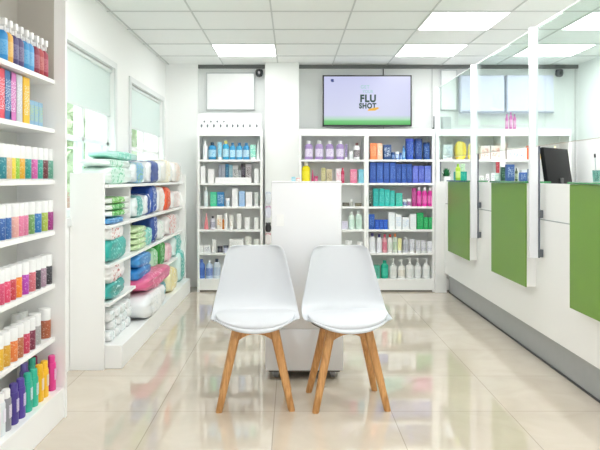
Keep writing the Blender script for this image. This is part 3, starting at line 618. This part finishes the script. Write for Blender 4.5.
# ------------------------------------------------------------------ chairs
def chair(name, label, loc, rz, lift=0):
    t = thing(name, label, 'chair', loc, rz, 'two white chairs with wooden legs')
    prof = [(-.212,.408,.200),(-.213,.422,.212),(-.190,.434,.222),(-.13,.441,.232),(-.05,.443,.238),(.03,.450,.238),(.09,.456,.237),(.135,.476,.234),(.165,.512,.228),(.185,.56,.216),(.203,.62,.202),(.222,.69,.186),(.238,.75,.172),(.248,.79,.160),(.252,.808,.148),(.254,.818,.125)]
    nu = 16; bm = bmesh.new(); rows = []
    for k, (y, z, w) in enumerate(prof):
        r = []
        f = k/(len(prof)-1)
        for i in range(nu+1):
            u = -1 + 2*i/nu
            au = abs(u)**2.6
            # edge curls up on the seat and forward on the back
            seat = max(0, 1 - f*1.55); back = min(1, f*1.5)
            dz = au*.021*min(1, seat*1.3) + (.016*abs(u)**2 if k < 3 else 0)
            dy = -au*.055*back
            if k >= len(prof)-2: dz -= .004*(1-abs(u)**2)*1.0 + au*.006
            if k <= 4: dy += abs(u)**2.6*.125*(1-k/5)**.8
            r.append(bm.verts.new((u*w, y+dy, z+dz)))
        rows.append(r)
    for a, b in zip(rows, rows[1:]):
        for i in range(nu): bm.faces.new([a[i], a[i+1], b[i+1], b[i]])
    sh = finish(bm, 'shell', mat('#d0d4d9', .33, var=.006, scale=6), t, True)
    for p in sh.data.polygons: p.use_smooth = True
    s = sh.modifiers.new('s', 'SOLIDIFY'); s.thickness = .009; s.offset = -1 if False else 1
    s2 = sh.modifiers.new('u', 'SUBSURF'); s2.levels = s2.render_levels = 2
    # cushion
    bm = bmesh.new(); n = 36; rings = []
    P = [(0,.018),(.35,.018),(.7,.016),(.9,.012),(.985,.004),(1.0,-.004),(.985,-.012),(.9,-.014),(0,-.014)]
    for rr, zz in P:
        if rr == 0: rings.append([bm.verts.new((0, -.03, .470+zz))]); continue
        ring = []
        for i in range(n):
            a = 2*math.pi*i/n; c, s_ = math.cos(a), math.sin(a)
            x = .213*rr*math.copysign(abs(c)**.86, c); y = -.030 + (.168 if s_ < 0 else .150)*rr*math.copysign(abs(s_)**.9, s_)
            ring.append(bm.verts.new((x, y, .462 + zz + .30*x*x - .022*max(0,-y-.06)/.13 + lift*(x/.2))))
        rings.append(ring)
    for a, b in zip(rings, rings[1:]):
        for i in range(n):
            j = (i+1) % n
            q = [a[0], b[i], b[j]] if len(a) == 1 else ([a[i], a[j], b[0]] if len(b) == 1 else [a[i], a[j], b[j], b[i]])
            bm.faces.new(q)
    finish(bm, 'seat_cushion', mat('#ced1d6', .5, var=.01, scale=30, bump=.03), t, True)
    if lift:
        bm = bmesh.new(); rings = []
        for rr, zz in [(.55,-.018),(.97,-.0135),(.975,-.021),(.55,-.026)]:
            ring = []
            for i in range(n):
                a = 2*math.pi*i/n; c, s_ = math.cos(a), math.sin(a)
                x = .213*rr*math.copysign(abs(c)**.86, c); y = -.030 + (.168 if s_ < 0 else .150)*rr*math.copysign(abs(s_)**.9, s_)
                ring.append(bm.verts.new((x, y, .462 + zz + .30*x*x - .022*max(0,-y-.06)/.13 + lift*(x/.2))))
            rings.append(ring)
        for a, b in zip(rings, rings[1:]+rings[:1]):
            for i in range(n): bm.faces.new([a[i], a[(i+1)%n], b[(i+1)%n], b[i]])
        u = finish(bm, 'cushion_backing', mat('#33363c', .6), t, True); u['label'] = 'dark underside showing below the cushion'
    # legs
    top = .432
    for sx in (-1, 1):
        for sy in (-1, 1):
            bm = bmesh.new()
            a = Vector((sx*.092, sy*.090, top)); b = Vector((sx*.187, sy*.163, 0.0))
            rings = []
            for f in [0, .06, .25, .5, .75, .985, 1.0]:
                p = a.lerp(b, f); rr = .0255*(1-f) + .0175*f
                if f == 0: rr *= .98
                if f == 1.0: rr *= .9
                ring = []
                for i in range(16):
                    an = 2*math.pi*i/16; c, s_ = math.cos(an), math.sin(an)
                    ring.append(bm.verts.new((p.x + rr*math.copysign(abs(c)**.62, c), p.y + rr*math.copysign(abs(s_)**.62, s_), p.z)))
                rings.append(ring)
            for q, w in zip(rings, rings[1:]):
                for i in range(16): bm.faces.new([q[i], q[(i+1)%16], w[(i+1)%16], w[i]])
            bm.faces.new(rings[0]); bm.faces.new(rings[-1][::-1])
            finish(bm, 'leg', WOOD, t, True)
    # arched rails between the legs
    def arch(p, q):
        bm = bmesh.new(); p, q = Vector(p), Vector(q); d = (q-p).normalized(); nrm = Vector((-d.y, d.x, 0))*.011
        N_ = 14; R = []
        for k in range(N_+1):
            f = k/N_; c = p.lerp(q, f); lowz = .338 + .046*math.sin(math.pi*f)**.7
            R.append([bm.verts.new((c.x+s*nrm.x, c.y+s*nrm.y, z)) for s, z in ((-1, lowz), (1, lowz), (1, .433), (-1, .433))])
        for a, b in zip(R, R[1:]):
            for i in range(4): bm.faces.new([a[i], a[(i+1)%4], b[(i+1)%4], b[i]])
        bm.faces.new(R[0]); bm.faces.new(R[-1][::-1])
        finish(bm, 'rail', WOOD, t)
    X, Y = .098, .095
    arch((-X,-Y,0), (X,-Y,0)); arch((-X,Y,0), (X,Y,0)); arch((-X,-Y,0), (-X,Y,0)); arch((X,-Y,0), (X,Y,0))
    bm = bmesh.new(); bbox(bm, -.14, .14, -.12, .12, .432, .4415, .004, 1); finish(bm, 'seat_plate', mat('#ebedf0', .4), t)
    return t
chair('dining_chair', 'white moulded chair with wooden legs, left of the two', (-.197, 3.53, 0), math.radians(3.2))
chair('dining_chair', 'white moulded chair whose cushion shows its dark underside, right of the two', (.293, 3.525, 0), math.radians(4.6), lift=.007)

# ------------------------------------------------------------------ counter on the right
ct = thing('service_counter', 'long white pharmacy counter with a grey kick board along the right side', 'counter', (1.6, 4.4, 0))
Y0, Y1 = 1.9-4.4, 6.855-4.4
CW = mat('#f0f1f0', .3, var=.01, scale=3, coat=.2)
box('front_panel', 0, .03, Y0, Y1, .205, .93, CW, ct)
box('upper_panel', .012, .042, Y0, Y1, .936, 1.165, CW, ct)
box('trim_line', .005, .03, Y0, Y1, .93, .936, mat('#9a9fa0', .5), ct)
box('kick_board', .045, .07, Y0, Y1, 0, .205, mat('#a7abad', .35, metal=.3, var=.05), ct)
box('kick_seal', .040, .046, Y0, Y1, 0, .012, mat('#4c4e50', .6), ct)
box('desk_top', .042, .62, Y0, Y1, .72, .75, CW, ct)
box('end_panel', -.10, .02, Y1, Y1+.03, 0, 1.165, CW, ct)
for y in (-1.1, .3, 1.7):
    box('desk_support', .07, .6, y, y+.03, 0, .72, CW, ct)
GREEN = mat('#6c9632', .35, var=.03, scale=2)
GLEDGE = mat('#3f8f5a', .12, var=.03, coat=.5)
for k, (a, b, lb) in enumerate(((5.665, 6.43, 'green front panel on the counter, farthest of the three'), (4.29, 5.03, 'green front panel on the counter, middle of the three'), (2.87, 3.61, 'green front panel on the counter, nearest, cut by the right picture edge'))):
    p = thing('counter_panel', lb, 'panel', (1.53, (a+b)/2, .485), 0, 'green panels on the counter front'); h = (b-a)/2
    box('green_face', 0, .008, -h, h, 0, .68, GREEN, p, .001, 1)
    box('white_box', .008, .07, -h+.002, h-.002, .003, .68, CW, p, .001, 1)
    box('glass_ledge', -.012, .165, -h-.006, h+.006, .6815, .693, GLEDGE, p, .001, 1)
METAL = mat('#6f747a', .3, metal=.9)
posts = [(6.95, 'far end of the counter'), (5.55, 'between the far and middle green panels'), (4.18, 'between the middle and near green panels'), (2.77, 'nearest, outside the right picture edge')]
for k, (y, lb) in enumerate(posts):
    p = thing('screen_post', 'white upright post holding the glass screen, ' + lb, 'post', (1.545, y, .69), 0, 'posts of the glass screen')
    box('profile', -.032, .022, -.014, .014, 0, 1.47, mat('#eceff4', .25, coat=.3), p, .005, 2)
    box('metal_rod', .027, .036, -.006, .006, .0, .72, mat('#6d7280', .35, metal=.7), p)
    for z in (.03, .28):
        box('clamp', .022, .054, -.016, .016, z-.025, z+.025, METAL, p, .003, 1)
segs = [(5.55, 6.95, 'glass screen above the counter, farthest pane'), (4.18, 5.55, 'glass screen above the counter, middle pane'), (2.77, 4.18, 'glass screen above the counter, nearest pane')]
for a, b, lb in segs:
    p = thing('glass_screen', lb, 'glass', (1.555, (a+b)/2, 1.405), 0, 'glass screens above the counter'); h = (b-a)/2-.015
    box('pane', -.003, .003, -h, h, 0, .75, GLASS, p)
    box('top_edge', -.0045, .0045, -h, h, .75, .757, mat('#f2f6f6', .3), p)
    box('bottom_edge', -.004, .004, -h, h, -.004, 0, mat('#b7b3a8', .3), p)

# on the counter
mon = thing('computer_monitor', 'black computer monitor seen from behind on the counter desk', 'monitor', (2.0, 4.95, .75), math.radians(0))
rzm = math.radians(-48)
M_ = Matrix.Rotation(-rzm, 4, 'Z')
def rotp(o, tilt=0): o.matrix_local = M_ @ Matrix.Translation((0,0,.5)) @ Matrix.Rotation(math.radians(tilt), 4, 'X') @ Matrix.Translation((0,0,-.5)); return o
rotp(box('screen_housing', -.25, .25, -.02, .012, .33, .675, mat('#08090a', .6, spec=.2), mon, .006, 2), -8)
rotp(box('display', -.24, .24, .012, .0135, .34, .665, mat('#1a1d22', .1), mon), -8)
rotp(box('stand_neck', -.03, .03, -.045, -.02, .02, .45, DARK, mon, .005, 1))
rotp(box('stand_foot', -.12, .12, -.12, .06, 0, .02, DARK, mon, .005, 2))
ZL = .485+.693+.0005
def onledge(px, X): return F*X/(px-VX)
G = 'small goods on the glass ledges'
def led(kind, pxa, pxb, yt, X, c, c2, c3, lb):
    Y = onledge((pxa+pxb)/2, X); w = (pxb-pxa)*Y/F; ybot = HY+(CH-ZL)*F/Y
    product(kind, w, min(w*.8, .07), (ybot-yt)*Y/F, c, (X, Y, ZL), 0, lb, G, c2, c3)
led('carton', 454.5, 466, 171.5, 1.60, '#19a597', '#5cc8bc', W, 'teal carton on the far green panel ledge')
led('bottle', 455.5, 460.5, 164, 1.57, '#b6d53a', '#e4ef9a', '#8cbf2e', 'lime green bottle on the far green panel ledge')
led('tube', 460.5, 465, 163.5, 1.66, '#c8e0c0', '#8cc49a', '#3f8a4a', 'pale green tube on the far green panel ledge')
led('carton', 506, 513.6, 164.5, 1.62, '#3e62a4', '#c4d4ea', W, 'blue carton on the middle green panel ledge')
led('bottle', 515, 517.8, 168, 1.60, '#4a5a3a', '#d8dcc8', '#2c3428', 'tiny dark bottle on the middle green panel ledge')
led('carton', 519.5, 526.4, 172.5, 1.62, '#4a70bc', '#d6e0f2', W, 'small blue carton near the glass post')
led('carton', 527.4, 529.8, 169, 1.64, '#8a9ab4', '#dfe5ee', W, 'slim grey carton beside the glass post')
led('jar', 494.5, 500.5, 173, 1.60, '#b8dcd4', '#e6f4f0', '#d8ece6', 'aqua jar at the left of the middle ledge')
led('tube', 495.8, 499.6, 162, 1.66, '#b8404c', '#e89aa0', '#7e2a34', 'red tube on the middle green panel ledge')
led('carton', 500.8, 505.6, 167, 1.64, '#2d5a48', '#7fb09a', W, 'dark green carton on the middle ledge')
pot = thing('potted_plant', 'small green leafy plant in a white pot on the shelf behind the far counter panel', 'plant', (PX(446.5, 6.98), 6.98, SZ[2]+.0005))
bm = bmesh.new(); blathe(bm, [(0,0),(.034,0),(.042,.07),(.038,.07),(.034,.06),(0,.06)], 18); finish(bm, 'pot', mat('#f2f4f4', .3), pot, True)
bm = bmesh.new(); rr = random.Random(5)
for k in range(90):
    th = rr.uniform(0, 6.283); el = rr.uniform(.1, 1.4); L_ = rr.uniform(.04, .085)
    p0 = Vector((0,0,.06)); d = Vector((math.cos(th)*math.cos(el)*.62, math.sin(th)*math.cos(el)*.62, math.sin(el))); p1 = p0 + d*L_; s_ = d.cross(Vector((0,0,1))).normalized()*.014
    mid = p0.lerp(p1, .6); tip = p1 + d*.03
    v = [bm.verts.new(q) for q in (p0, mid+s_, tip, mid-s_)]; bm.faces.new(v)
finish(bm, 'leaves', mat('#2f8a54', .5, var=.25, scale=30), pot)
cup = thing('clear_cup', 'small clear cup on the nearest green panel ledge', 'cup', (1.60, onledge(596.5, 1.60), ZL))
bm = bmesh.new(); blathe(bm, [(0,0),(.017,0),(.021,.062),(.019,.062),(.015,.003),(0,.003)], 18)
finish(bm, 'cup_body', glass_mat('#cfe6e2', .12), cup, True)
pen = thing('ballpoint_pen', 'clear pen with black tip standing in the clear cup', 'pen', (1.60, onledge(596.5, 1.60), ZL+.004))
bm = bmesh.new(); btube(bm, [(0,0,0),(-.008,0,.125)], .0022, 8); finish(bm, 'barrel', mat('#c9d4d6', .2), pen, True)
bm = bmesh.new(); btube(bm, [(-.008,0,.125),(-.009,0,.145)], .005, 8); finish(bm, 'end_cap', mat('#2c3036', .3), pen, True)

# ------------------------------------------------------------------ gondola along the left wall
gd = thing('low_shelf_unit', 'low white shelving unit of soft packs under the left windows', 'shelf unit', (XL+.002, 4.09, 0))
GX = -1.15 - XL
L_ = 6.9-4.09
box('end_panel', 0, PX(103.6, 4.09)-XL, 0, .025, 0, 1.232, SHELFW, gd, .001, 1)
box('end_panel', 0, GX+.03, L_-.025, L_, 0, 1.232, SHELFW, gd, .001, 1)
box('back_panel', 0, .012, .025, L_-.025, .14, 1.15, SHELFIN, gd)
box('base', .0, -1.07-XL, .03, L_-.025, 0, .147, SHELFW, gd, .003, 1)
GZ = [1.158, .90, .652, .41]
for z in GZ:
    box('shelf', .012, GX, .025, L_-.025, z-.02, z, SHELFW, gd, .001, 1)
for y in (.72, 1.42, 2.12):
    box('upright', .012, GX-.04 if y < 1 else .028, y-.008, y+.008, .147, GZ[0]-.02, SHELFW, gd)
TOPZ = {0: GZ[0], 1: GZ[1], 2: GZ[2], 3: GZ[3], 4: .147}
def soft(shelf, pa, pb, yt, yb, c, c2, c3, lb, xf=-1.16, depth=.19, seed=0, up=None, dy=0):
    """pack whose front lies near x = xf and covers px pa..pb; yt and yb are the picture rows of its top and foot"""
    Ya = F*(-xf)/(VX-pa); Yb = F*(-xf)/(VX-pb); Y = (Ya+Yb)/2
    Ya = max(Ya, 4.125); Y = (Ya+Yb)/2; w = max(.06, (Yb-Ya)*.99); z = TOPZ[shelf] if up is None else up
    h = (yb-yt)*Y/F
    h = max(h, .03)
    product('pack', w, depth, h, c, (xf-depth/2, Y, z+.001), math.pi/2, lb, 'soft packs on the low shelf unit under the windows', c2, c3, seed)
MW = '#f3f6f5'
# top
soft(0, 104, 134, 166, 183, '#e6f4ee', '#cfeee0', '#39b985', 'mint and white pack at the near end of the top shelf', seed=1, xf=-1.17)
soft(0, 105, 133, 159, 167, '#eaf6f2', '#d8f2e8', '#57c796', 'white pack with green stripe, stacked second on the near end', seed=2, up=1.158+.112, xf=-1.18)
soft(0, 112, 140, 150, 158, '#b5e6dc', '#7fd6c4', '#e3f7f2', 'flat mint green pack topping the stack by the window', seed=3, up=1.158+.170, xf=-1.19)
soft(0, 134, 148, 162, 182.5, '#e6edf0', '#7fb6dc', '#8cc43a', 'pale blue pack with lime top beside the navy striped pack', seed=4)
soft(0, 148.5, 163, 161, 182.5, '#f2f5f8', '#27489a', '#1f3f8c', 'white pack with a navy band on the top shelf', seed=5)
soft(0, 163.5, 174, 160, 182, '#f4f4f0', '#f7f2e2', '#f0dcae', 'cream and white rounded pack on the top shelf', seed=6)
soft(0, 174.5, 183, 163, 182, '#f6f3ee', '#faeee4', '#f0cdb0', 'white pack with peach print at the far end of the top shelf', seed=7)
# inner corner: clear wrapped pack against the window side
product('pack', .42, .12, .085, '#eef6f4', (-1.30, 4.42, 1.295), math.pi/2, 'clear wrapped pack lying behind, against the near window', 'soft packs on the low shelf unit under the windows', '#dff0ea', '#f2c9c6', 9) if False else None
# second shelf
for k in range(3):
    soft(1, 104, 133, 0, 6.1, '#f0f4f0', ('#43b83c', '#2fa83a', '#6cc24a')[k], '#e4f4dc', ('lowest', 'middle', 'topmost')[k] + ' of the flat white and green packs on the second shelf', seed=10+k, up=.90+.045+.043*k)
soft(1, 104, 126, 0, 6.2, '#4f9fd8', '#3c8ccc', '#8cc4ea', 'flat blue pack under the white and green packs', seed=14)
soft(1, 135.5, 146, 199, 220, '#e8f2f2', '#4fa9a4', '#bfe2df', 'white pack with teal corner on the second shelf', seed=15)
soft(1, 147, 151.5, 196, 217, '#f2f4f8', '#2b4fa0', '#3c62b4', 'narrow white and navy pack on the second shelf', seed=16)
soft(1, 152, 158, 186, 214, '#2c56b4', '#2450ac', '#e8eef8', 'tall royal blue pack on the second shelf', seed=17)
soft(1, 158.5, 166, 188, 212, '#f4f4f4', '#f8f2ee', '#f6ddd0', 'white pack next to the orange red pack', seed=18)
soft(1, 166.5, 171.5, 188, 210.5, '#f0633c', '#ee5a34', '#f8b49a', 'orange red pack on the second shelf', seed=19)
soft(1, 172, 184, 193, 209, '#f6f4f2', '#f8eeec', '#ecc4bc', 'round white pack at the far end of the second shelf', seed=20)
# third shelf
soft(2, 104, 129, 241, 264, '#24b0a8', '#1fa39c', '#a8e4de', 'large teal pack on the third shelf', seed=21, depth=.2)
soft(2, 104, 126, 224, 238, '#f1efee', '#f4eeee', '#c0473c', 'white pack with red end on top of the teal pack', seed=22, up=.652+.14)
for k in range(4):
    soft(2, 135, 148, 0, 5.9, '#cfe4b8', '#bcdca2', '#eef6e2', ('lowest', 'second', 'third', 'topmost')[k] + ' pale green pack in the stack on the third shelf', seed=23+k, up=.652+.043*k)
soft(2, 147.5, 153, 228, 246, '#9cdcd2', '#74ccc0', '#e8f8f4', 'small mint pack on the third shelf', seed=28)
soft(2, 153.5, 158.5, 214, 241, '#2f52a0', '#27489a', '#dfe8f6', 'upright navy pack on the third shelf', seed=29)
soft(2, 159, 166, 219, 238, '#f2f5f3', '#f4f8f6', '#c6e2d2', 'upright white pack beside the navy pack', seed=30)
soft(2, 167, 181, 216, 235, '#f5f2f1', '#f8efee', '#e0564c', 'round white pack with red print, far end of third shelf', seed=31)
# fourth shelf
soft(3, 104, 127, 282, 299, '#25a7a2', '#1d9c96', '#d4f0ee', 'teal and white pack on the fourth shelf', seed=32)
soft(3, 104, 127, 264, 283, '#f3f1f0', '#f5f0f0', '#b4403c', 'white pack with red triangles on the fourth shelf', seed=33, up=.41+.105)
soft(3, 139, 153, 271, 286, '#2f86cc', '#2a7cc4', '#9fd0f0', 'lower blue pack on the fourth shelf', seed=34, xf=-1.13)
soft(3, 139, 153, 257, 270, '#3690d2', '#2f86cc', '#b4dcf2', 'upper blue pack on the fourth shelf', seed=35, up=.41+.108, xf=-1.13)
soft(3, 152.5, 159, 248, 270, '#bfe6c8', '#8cd49c', '#eef8ee', 'mint green pack beside the blue packs', seed=36)
soft(3, 159.5, 166, 243, 268, '#2ea23e', '#27983a', '#b8e6b8', 'bright green pack on the fourth shelf', seed=37)
soft(3, 166.5, 173, 246, 264, '#f6d8de', '#f0bcc8', '#fdf2f4', 'pale pink pack on the fourth shelf', seed=38)
soft(3, 174, 184, 236, 256, '#dff2f0', '#4cc0b8', '#f4fbfa', 'white pack with teal marks, far end of fourth shelf', seed=39)
# base: wrapped rolls, pink and white packs sticking out
for k in range(12):
    r_, c_ = divmod(k, 4)
    Yk = 4.24 + c_*.135 + (r_ % 2)*.05
    product('pack', .13, .17, .068, '#f3f5f5', (-1.24, Yk, .148+.063*r_), math.pi/2 + (.1 if k % 2 else -.08), 'small white wrapped pack, %s from near end, %s layer of the pile' % (ORD[c_], ('bottom', 'middle', 'top')[r_]), 'pile of small white packs on the base shelf', '#e8eeee', '#c2d2d2', 40+k % 3)
soft(4, 148, 168, 0, 24, '#f0f3f5', '#f4f6f7', '#dfe6ea', 'big rounded white pack sticking out over the base', seed=50, xf=-1.045, depth=.3, up=.148)
soft(4, 155, 168, 0, 17, '#2aa3b8', '#2397ac', '#9fdce4', 'teal pack behind the big white pack', seed=53, xf=-1.12, depth=.22, up=.148)
soft(4, 147.5, 173, 0, 15, '#e0618f', '#d95386', '#f4b8cc', 'crumpled pink pack on top of the big white pack', seed=51, xf=-1.06, depth=.28, up=.148+.19)
soft(4, 170, 179, 0, 22, '#f5ecc0', '#f2e29a', '#fdfaee', 'yellow and white pack on the base shelf', seed=52, xf=-1.10)
soft(4, 180, 186, 0, 30, '#dcf2ee', '#5cc4ba', '#f4fbfa', 'mint and white pack at the far end of the base shelf', seed=54, xf=-1.12)

# ------------------------------------------------------------------ near shelf unit on the left
nu = thing('cosmetics_shelf', 'tall white shelf unit of hair products at the left picture edge', 'shelf unit', (XL+.002, 3.30, 0))
NXF = -1.188 - XL; YN = -1.75
CREAM = mat('#e6e7e2', .5, var=.01)
box('end_panel', 0, -1.135-XL, -.022, 0, 0, 2.44, SHELFW, nu, .001, 1)
box('end_panel', 0, -1.135-XL, YN, YN+.022, 0, 2.44, SHELFW, nu, .001, 1)
box('back_panel', 0, .012, YN+.022, -.022, .13, 2.42, CREAM, nu)
box('base', 0, -1.144-XL, YN+.022, -.022, 0, .152, SHELFW, nu, .002, 1)
NZ = [1.69, 1.445, 1.19, .937, .672, .405]
box('shade_liner', .012, NXF-.004, -.028, -.0225, 1.69, 2.42, mat('#bdb9b1', .7), nu)  # grey-beige sheet, paints the top compartment's shade onto the end panel
box('shade_back', .012, .016, YN+.022, -.029, 1.69, 2.42, mat('#bdb9b1', .7), nu)  # same shade colour laid over the back of the top compartment
for z in NZ: box('shelf', .012, NXF, YN+.022, -.022, z-.022, z, SHELFW, nu, .001, 1)
box('top_board', .012, NXF, YN+.022, -.022, 2.42, 2.44, SHELFW, nu)
def nrow(z, kind, lst, h, dia, xc, nm, sname, cap='#eceeee', extra_near=4):
    """lst: (px centre, colour, words) from the picture; further ones nearer the camera fill the shelf beyond the frame"""
    for i, (px, c, wd) in enumerate(lst):
        Y = F*(-xc)/(VX-px)
        hh = h; dd = dia
        if isinstance(wd, tuple): wd, hh, dd = wd
        rr = random.Random(i*7+int(z*100))
        product(kind, dd, dd, hh, c, (xc - (0 if dd <= dia else .01), Y, z+.0006), rr.uniform(-.5, .5) if kind != 'spray' else -.2 + math.pi, '%s, %s from left, %s of near shelf unit' % (wd, ORD[i], sname), nm, '#f0f0ee', cap)
XC = -1.215
nrow(1.69, 'spray', [(1,'#2f8fd0','blue spray bottle'),(6.5,'#e8b050','amber spray bottle'),(12,'#4a4478','navy spray bottle'),(17.5,'#544a78','dark violet spray bottle'),(23,'#3a94cc','bright blue spray bottle'),(28,'#5aa6dc','light blue spray bottle'),(33.5,'#8a2c44','dark red spray bottle'),(38,'#b04a4c','brick red spray bottle'),(42.5,'#a03048','crimson spray bottle')], .180, .054, XC, 'spray bottles on the top shelf at the left', 'top row', '#f0f1f2')
# tall slim cartons
lst = [(0,'#e2485c','red'),(6,'#2f6ea8','blue'),(11.5,'#d070b8','orchid pink'),(17.5,'#c9ccd4','silver grey'),(25,'#f4c024','golden yellow')]
for i, (px, c, wd) in enumerate(lst):
    Y = F*1.215/(VX-px); w = .075 if i < 4 else .075
    product('carton', .07 if i else .06, .1, .215, c, (-1.265, Y+.02, 1.4455), math.pi/2, 'tall %s carton, %s from the left on the row below the spray bottles' % (wd, ORD[i]), 'tall cartons on the near shelf unit', '#eef0f4', W)
for i, px in enumerate((31.5, 36, 40.5)):
    Y = F*1.22/(VX-px)
    product('carton', .052, .08, .12, '#8cb4d0', (-1.262, Y+.01, 1.4455), math.pi/2, 'short pale blue carton, %s of the three beside the yellow carton' % ORD[i], 'short blue cartons on the near shelf unit', '#c4d870', W)
nm = 'capped cans on the near shelf unit'
nrow(1.19, 'can', [(-1,'#1f7f8c','teal can'),(4.5,'#d8b890','beige can'),(8.5,'#e4d040','yellow can'),(12.5,'#8cc440','lime can'),(18,'#e0a830','ochre can'),(24.5,'#26948c','dark teal can'),(31,'#cc5ca4','orchid can'),(36.5,'#3ca494','sea green can'),(41.8,'#6a3038','maroon can'),(47,'#5c9c88','grey green can')], .152, .057, XC, nm, 'third row')
nrow(.937, 'can', [(-2,'#2f5fa4','blue can'),(4,'#3468a8','deep blue can'),(11.5,'#e0a8a0','dusty rose can'),(17,'#e080a4','pink can'),(21.5,'#d87aa0','rose can'),(28,'#6c9c5c','green can'),(35,'#2f74b8','bright blue can'),(41.5,'#a4b848','olive can'),(47,'#982c80','purple can')], .152, .057, XC, nm, 'fourth row')
nrow(.672, 'can', [(-3,'#d04870','raspberry can'),(3,'#dc4870','hot pink can'),(9,'#c03c48','red can'),(15,'#ec8830','orange can'),(22,'#b03cb0','magenta can'),(29,'#cc6c78','dusty pink can'),(34.5,'#3c3844','black can'),(40,'#a88ca0','mauve can'),(46,'#383840','charcoal can')], .150, .057, XC, nm, 'fifth row')
nrow(.405, 'can', [(-4,'#e0b030','mustard can'),(3,'#d4a030','ochre can'),(10.5,'#e07c3c','burnt orange can'),(16.5,'#b46c48','copper can'),(23,'#c83c5c','crimson can'),(28.8,'#7c3048','wine can'),(36.5,'#a8a8a8',('wide grey can',.15,.058)),(46.3,'#a85c3c',('wide copper brown can',.15,.060))], .150, .057, XC, nm, 'sixth row')
for i, (px, c, wd) in enumerate([(12, '#c8d4d0', 'pale grey can'), (30, '#dfe4e2', 'white can')]):
    Y = min(F*1.32/(VX-px-6), 3.22)
    product('can', .05, .05, .14, c, (-1.325, Y, .4056), 0, '%s in the second line, %s from the left, sixth row' % (wd, ORD[i]), 'cans standing in the second line', '#b8c4c0', '#e8ecea')
base = [(-4,'#e8e6e0','white bottle'),(1,'#dfe6ea','pale grey bottle'),(7,'#8c8c94','grey bottle'),(14.5,'#4a3c8c','indigo bottle'),(21.5,'#54409c','violet bottle'),(28.5,'#2cb498','turquoise bottle'),(34.5,'#34bc9c','jade bottle'),(40,'#f0b820','golden yellow bottle'),(45,'#f4c030','yellow bottle'),(52.5,'#e03c90','hot pink bottle')]
for i, (px, c, wd) in enumerate(base):
    Y = F*1.185/(VX-px)
    product('flask', .056, .040, .170, c, (-1.19, Y, .1525), math.pi/2, '%s, %s from the left in the front line on the base' % (wd, ORD[i]), 'coloured bottles on the base of the near shelf unit', '#e8e0f0', c if i > 2 else '#f2f2f2')
for i, (px, c, wd) in enumerate([(17,'#7c70c0','lilac bottle'),(25,'#48c4a8','turquoise bottle'),(33,'#f4cc50','yellow bottle'),(41,'#ec5ca0','pink bottle')]):
    Y = F*1.29/(VX-px-3)
    product('flask', .056, .040, .170, c, (-1.27, min(Y, 3.22), .1525), math.pi/2, '%s, %s from the left in the second line on the base' % (wd, ORD[i]), 'coloured bottles in the second line on the base', '#f0ecf4', c)

# ------------------------------------------------------------------ light
w = bpy.data.worlds.new('World'); S.world = w; w.use_nodes = True
nt = w.node_tree; bg = nt.nodes['Background']; bg.inputs['Strength'].default_value = 1.55
tc = nt.nodes.new('ShaderNodeTexCoord'); sp_ = nt.nodes.new('ShaderNodeSeparateXYZ'); nt.links.new(tc.outputs['Generated'], sp_.inputs[0])
rp = nt.nodes.new('ShaderNodeValToRGB'); rp.color_ramp.elements[0].position = .45; rp.color_ramp.elements[0].color = (.8,.82,.84,1); rp.color_ramp.elements[1].position = .65; rp.color_ramp.elements[1].color = (.95,.98,1.0,1)
nt.links.new(sp_.outputs['Z'], rp.inputs['Fac']); nt.links.new(rp.outputs['Color'], bg.inputs['Color'])
def area(name, loc, rot, sx, sy, power, col=(1,1,1)):
    l = bpy.data.lights.new(name, 'AREA'); l.shape = 'RECTANGLE'; l.size = sx; l.size_y = sy; l.energy = power; l.color = col
    o = link(name, l, None, loc); o.rotation_euler = rot; return o
sun = bpy.data.lights.new('sun', 'SUN'); sun.energy = 5.0; sun.angle = .2
so = link('sun', sun, None, (-6, 4, 8)); so.rotation_euler = (math.radians(38), 0, math.radians(-30))

# ------------------------------------------------------------------ camera
cam = bpy.data.cameras.new('camera'); cam.sensor_width = 36; cam.lens = 36*F/600
cam.shift_x = (300-VX)/600; cam.shift_y = -(225-HY)/600
co = link('camera', cam, None, (0, 0, CH)); co.rotation_euler = (math.pi/2, 0, 0); cam.clip_start = .05
S.camera = co
S.view_settings.view_transform = 'Standard'; S.view_settings.look = 'None'; S.view_settings.exposure = 0.0; S.view_settings.gamma = 1
S.cycles.max_bounces = 10; S.cycles.diffuse_bounces = 6; S.cycles.transparent_max_bounces = 12
S.cycles.use_denoising = True; S.cycles.sample_clamp_indirect = 6
bpy.context.view_layer.update()
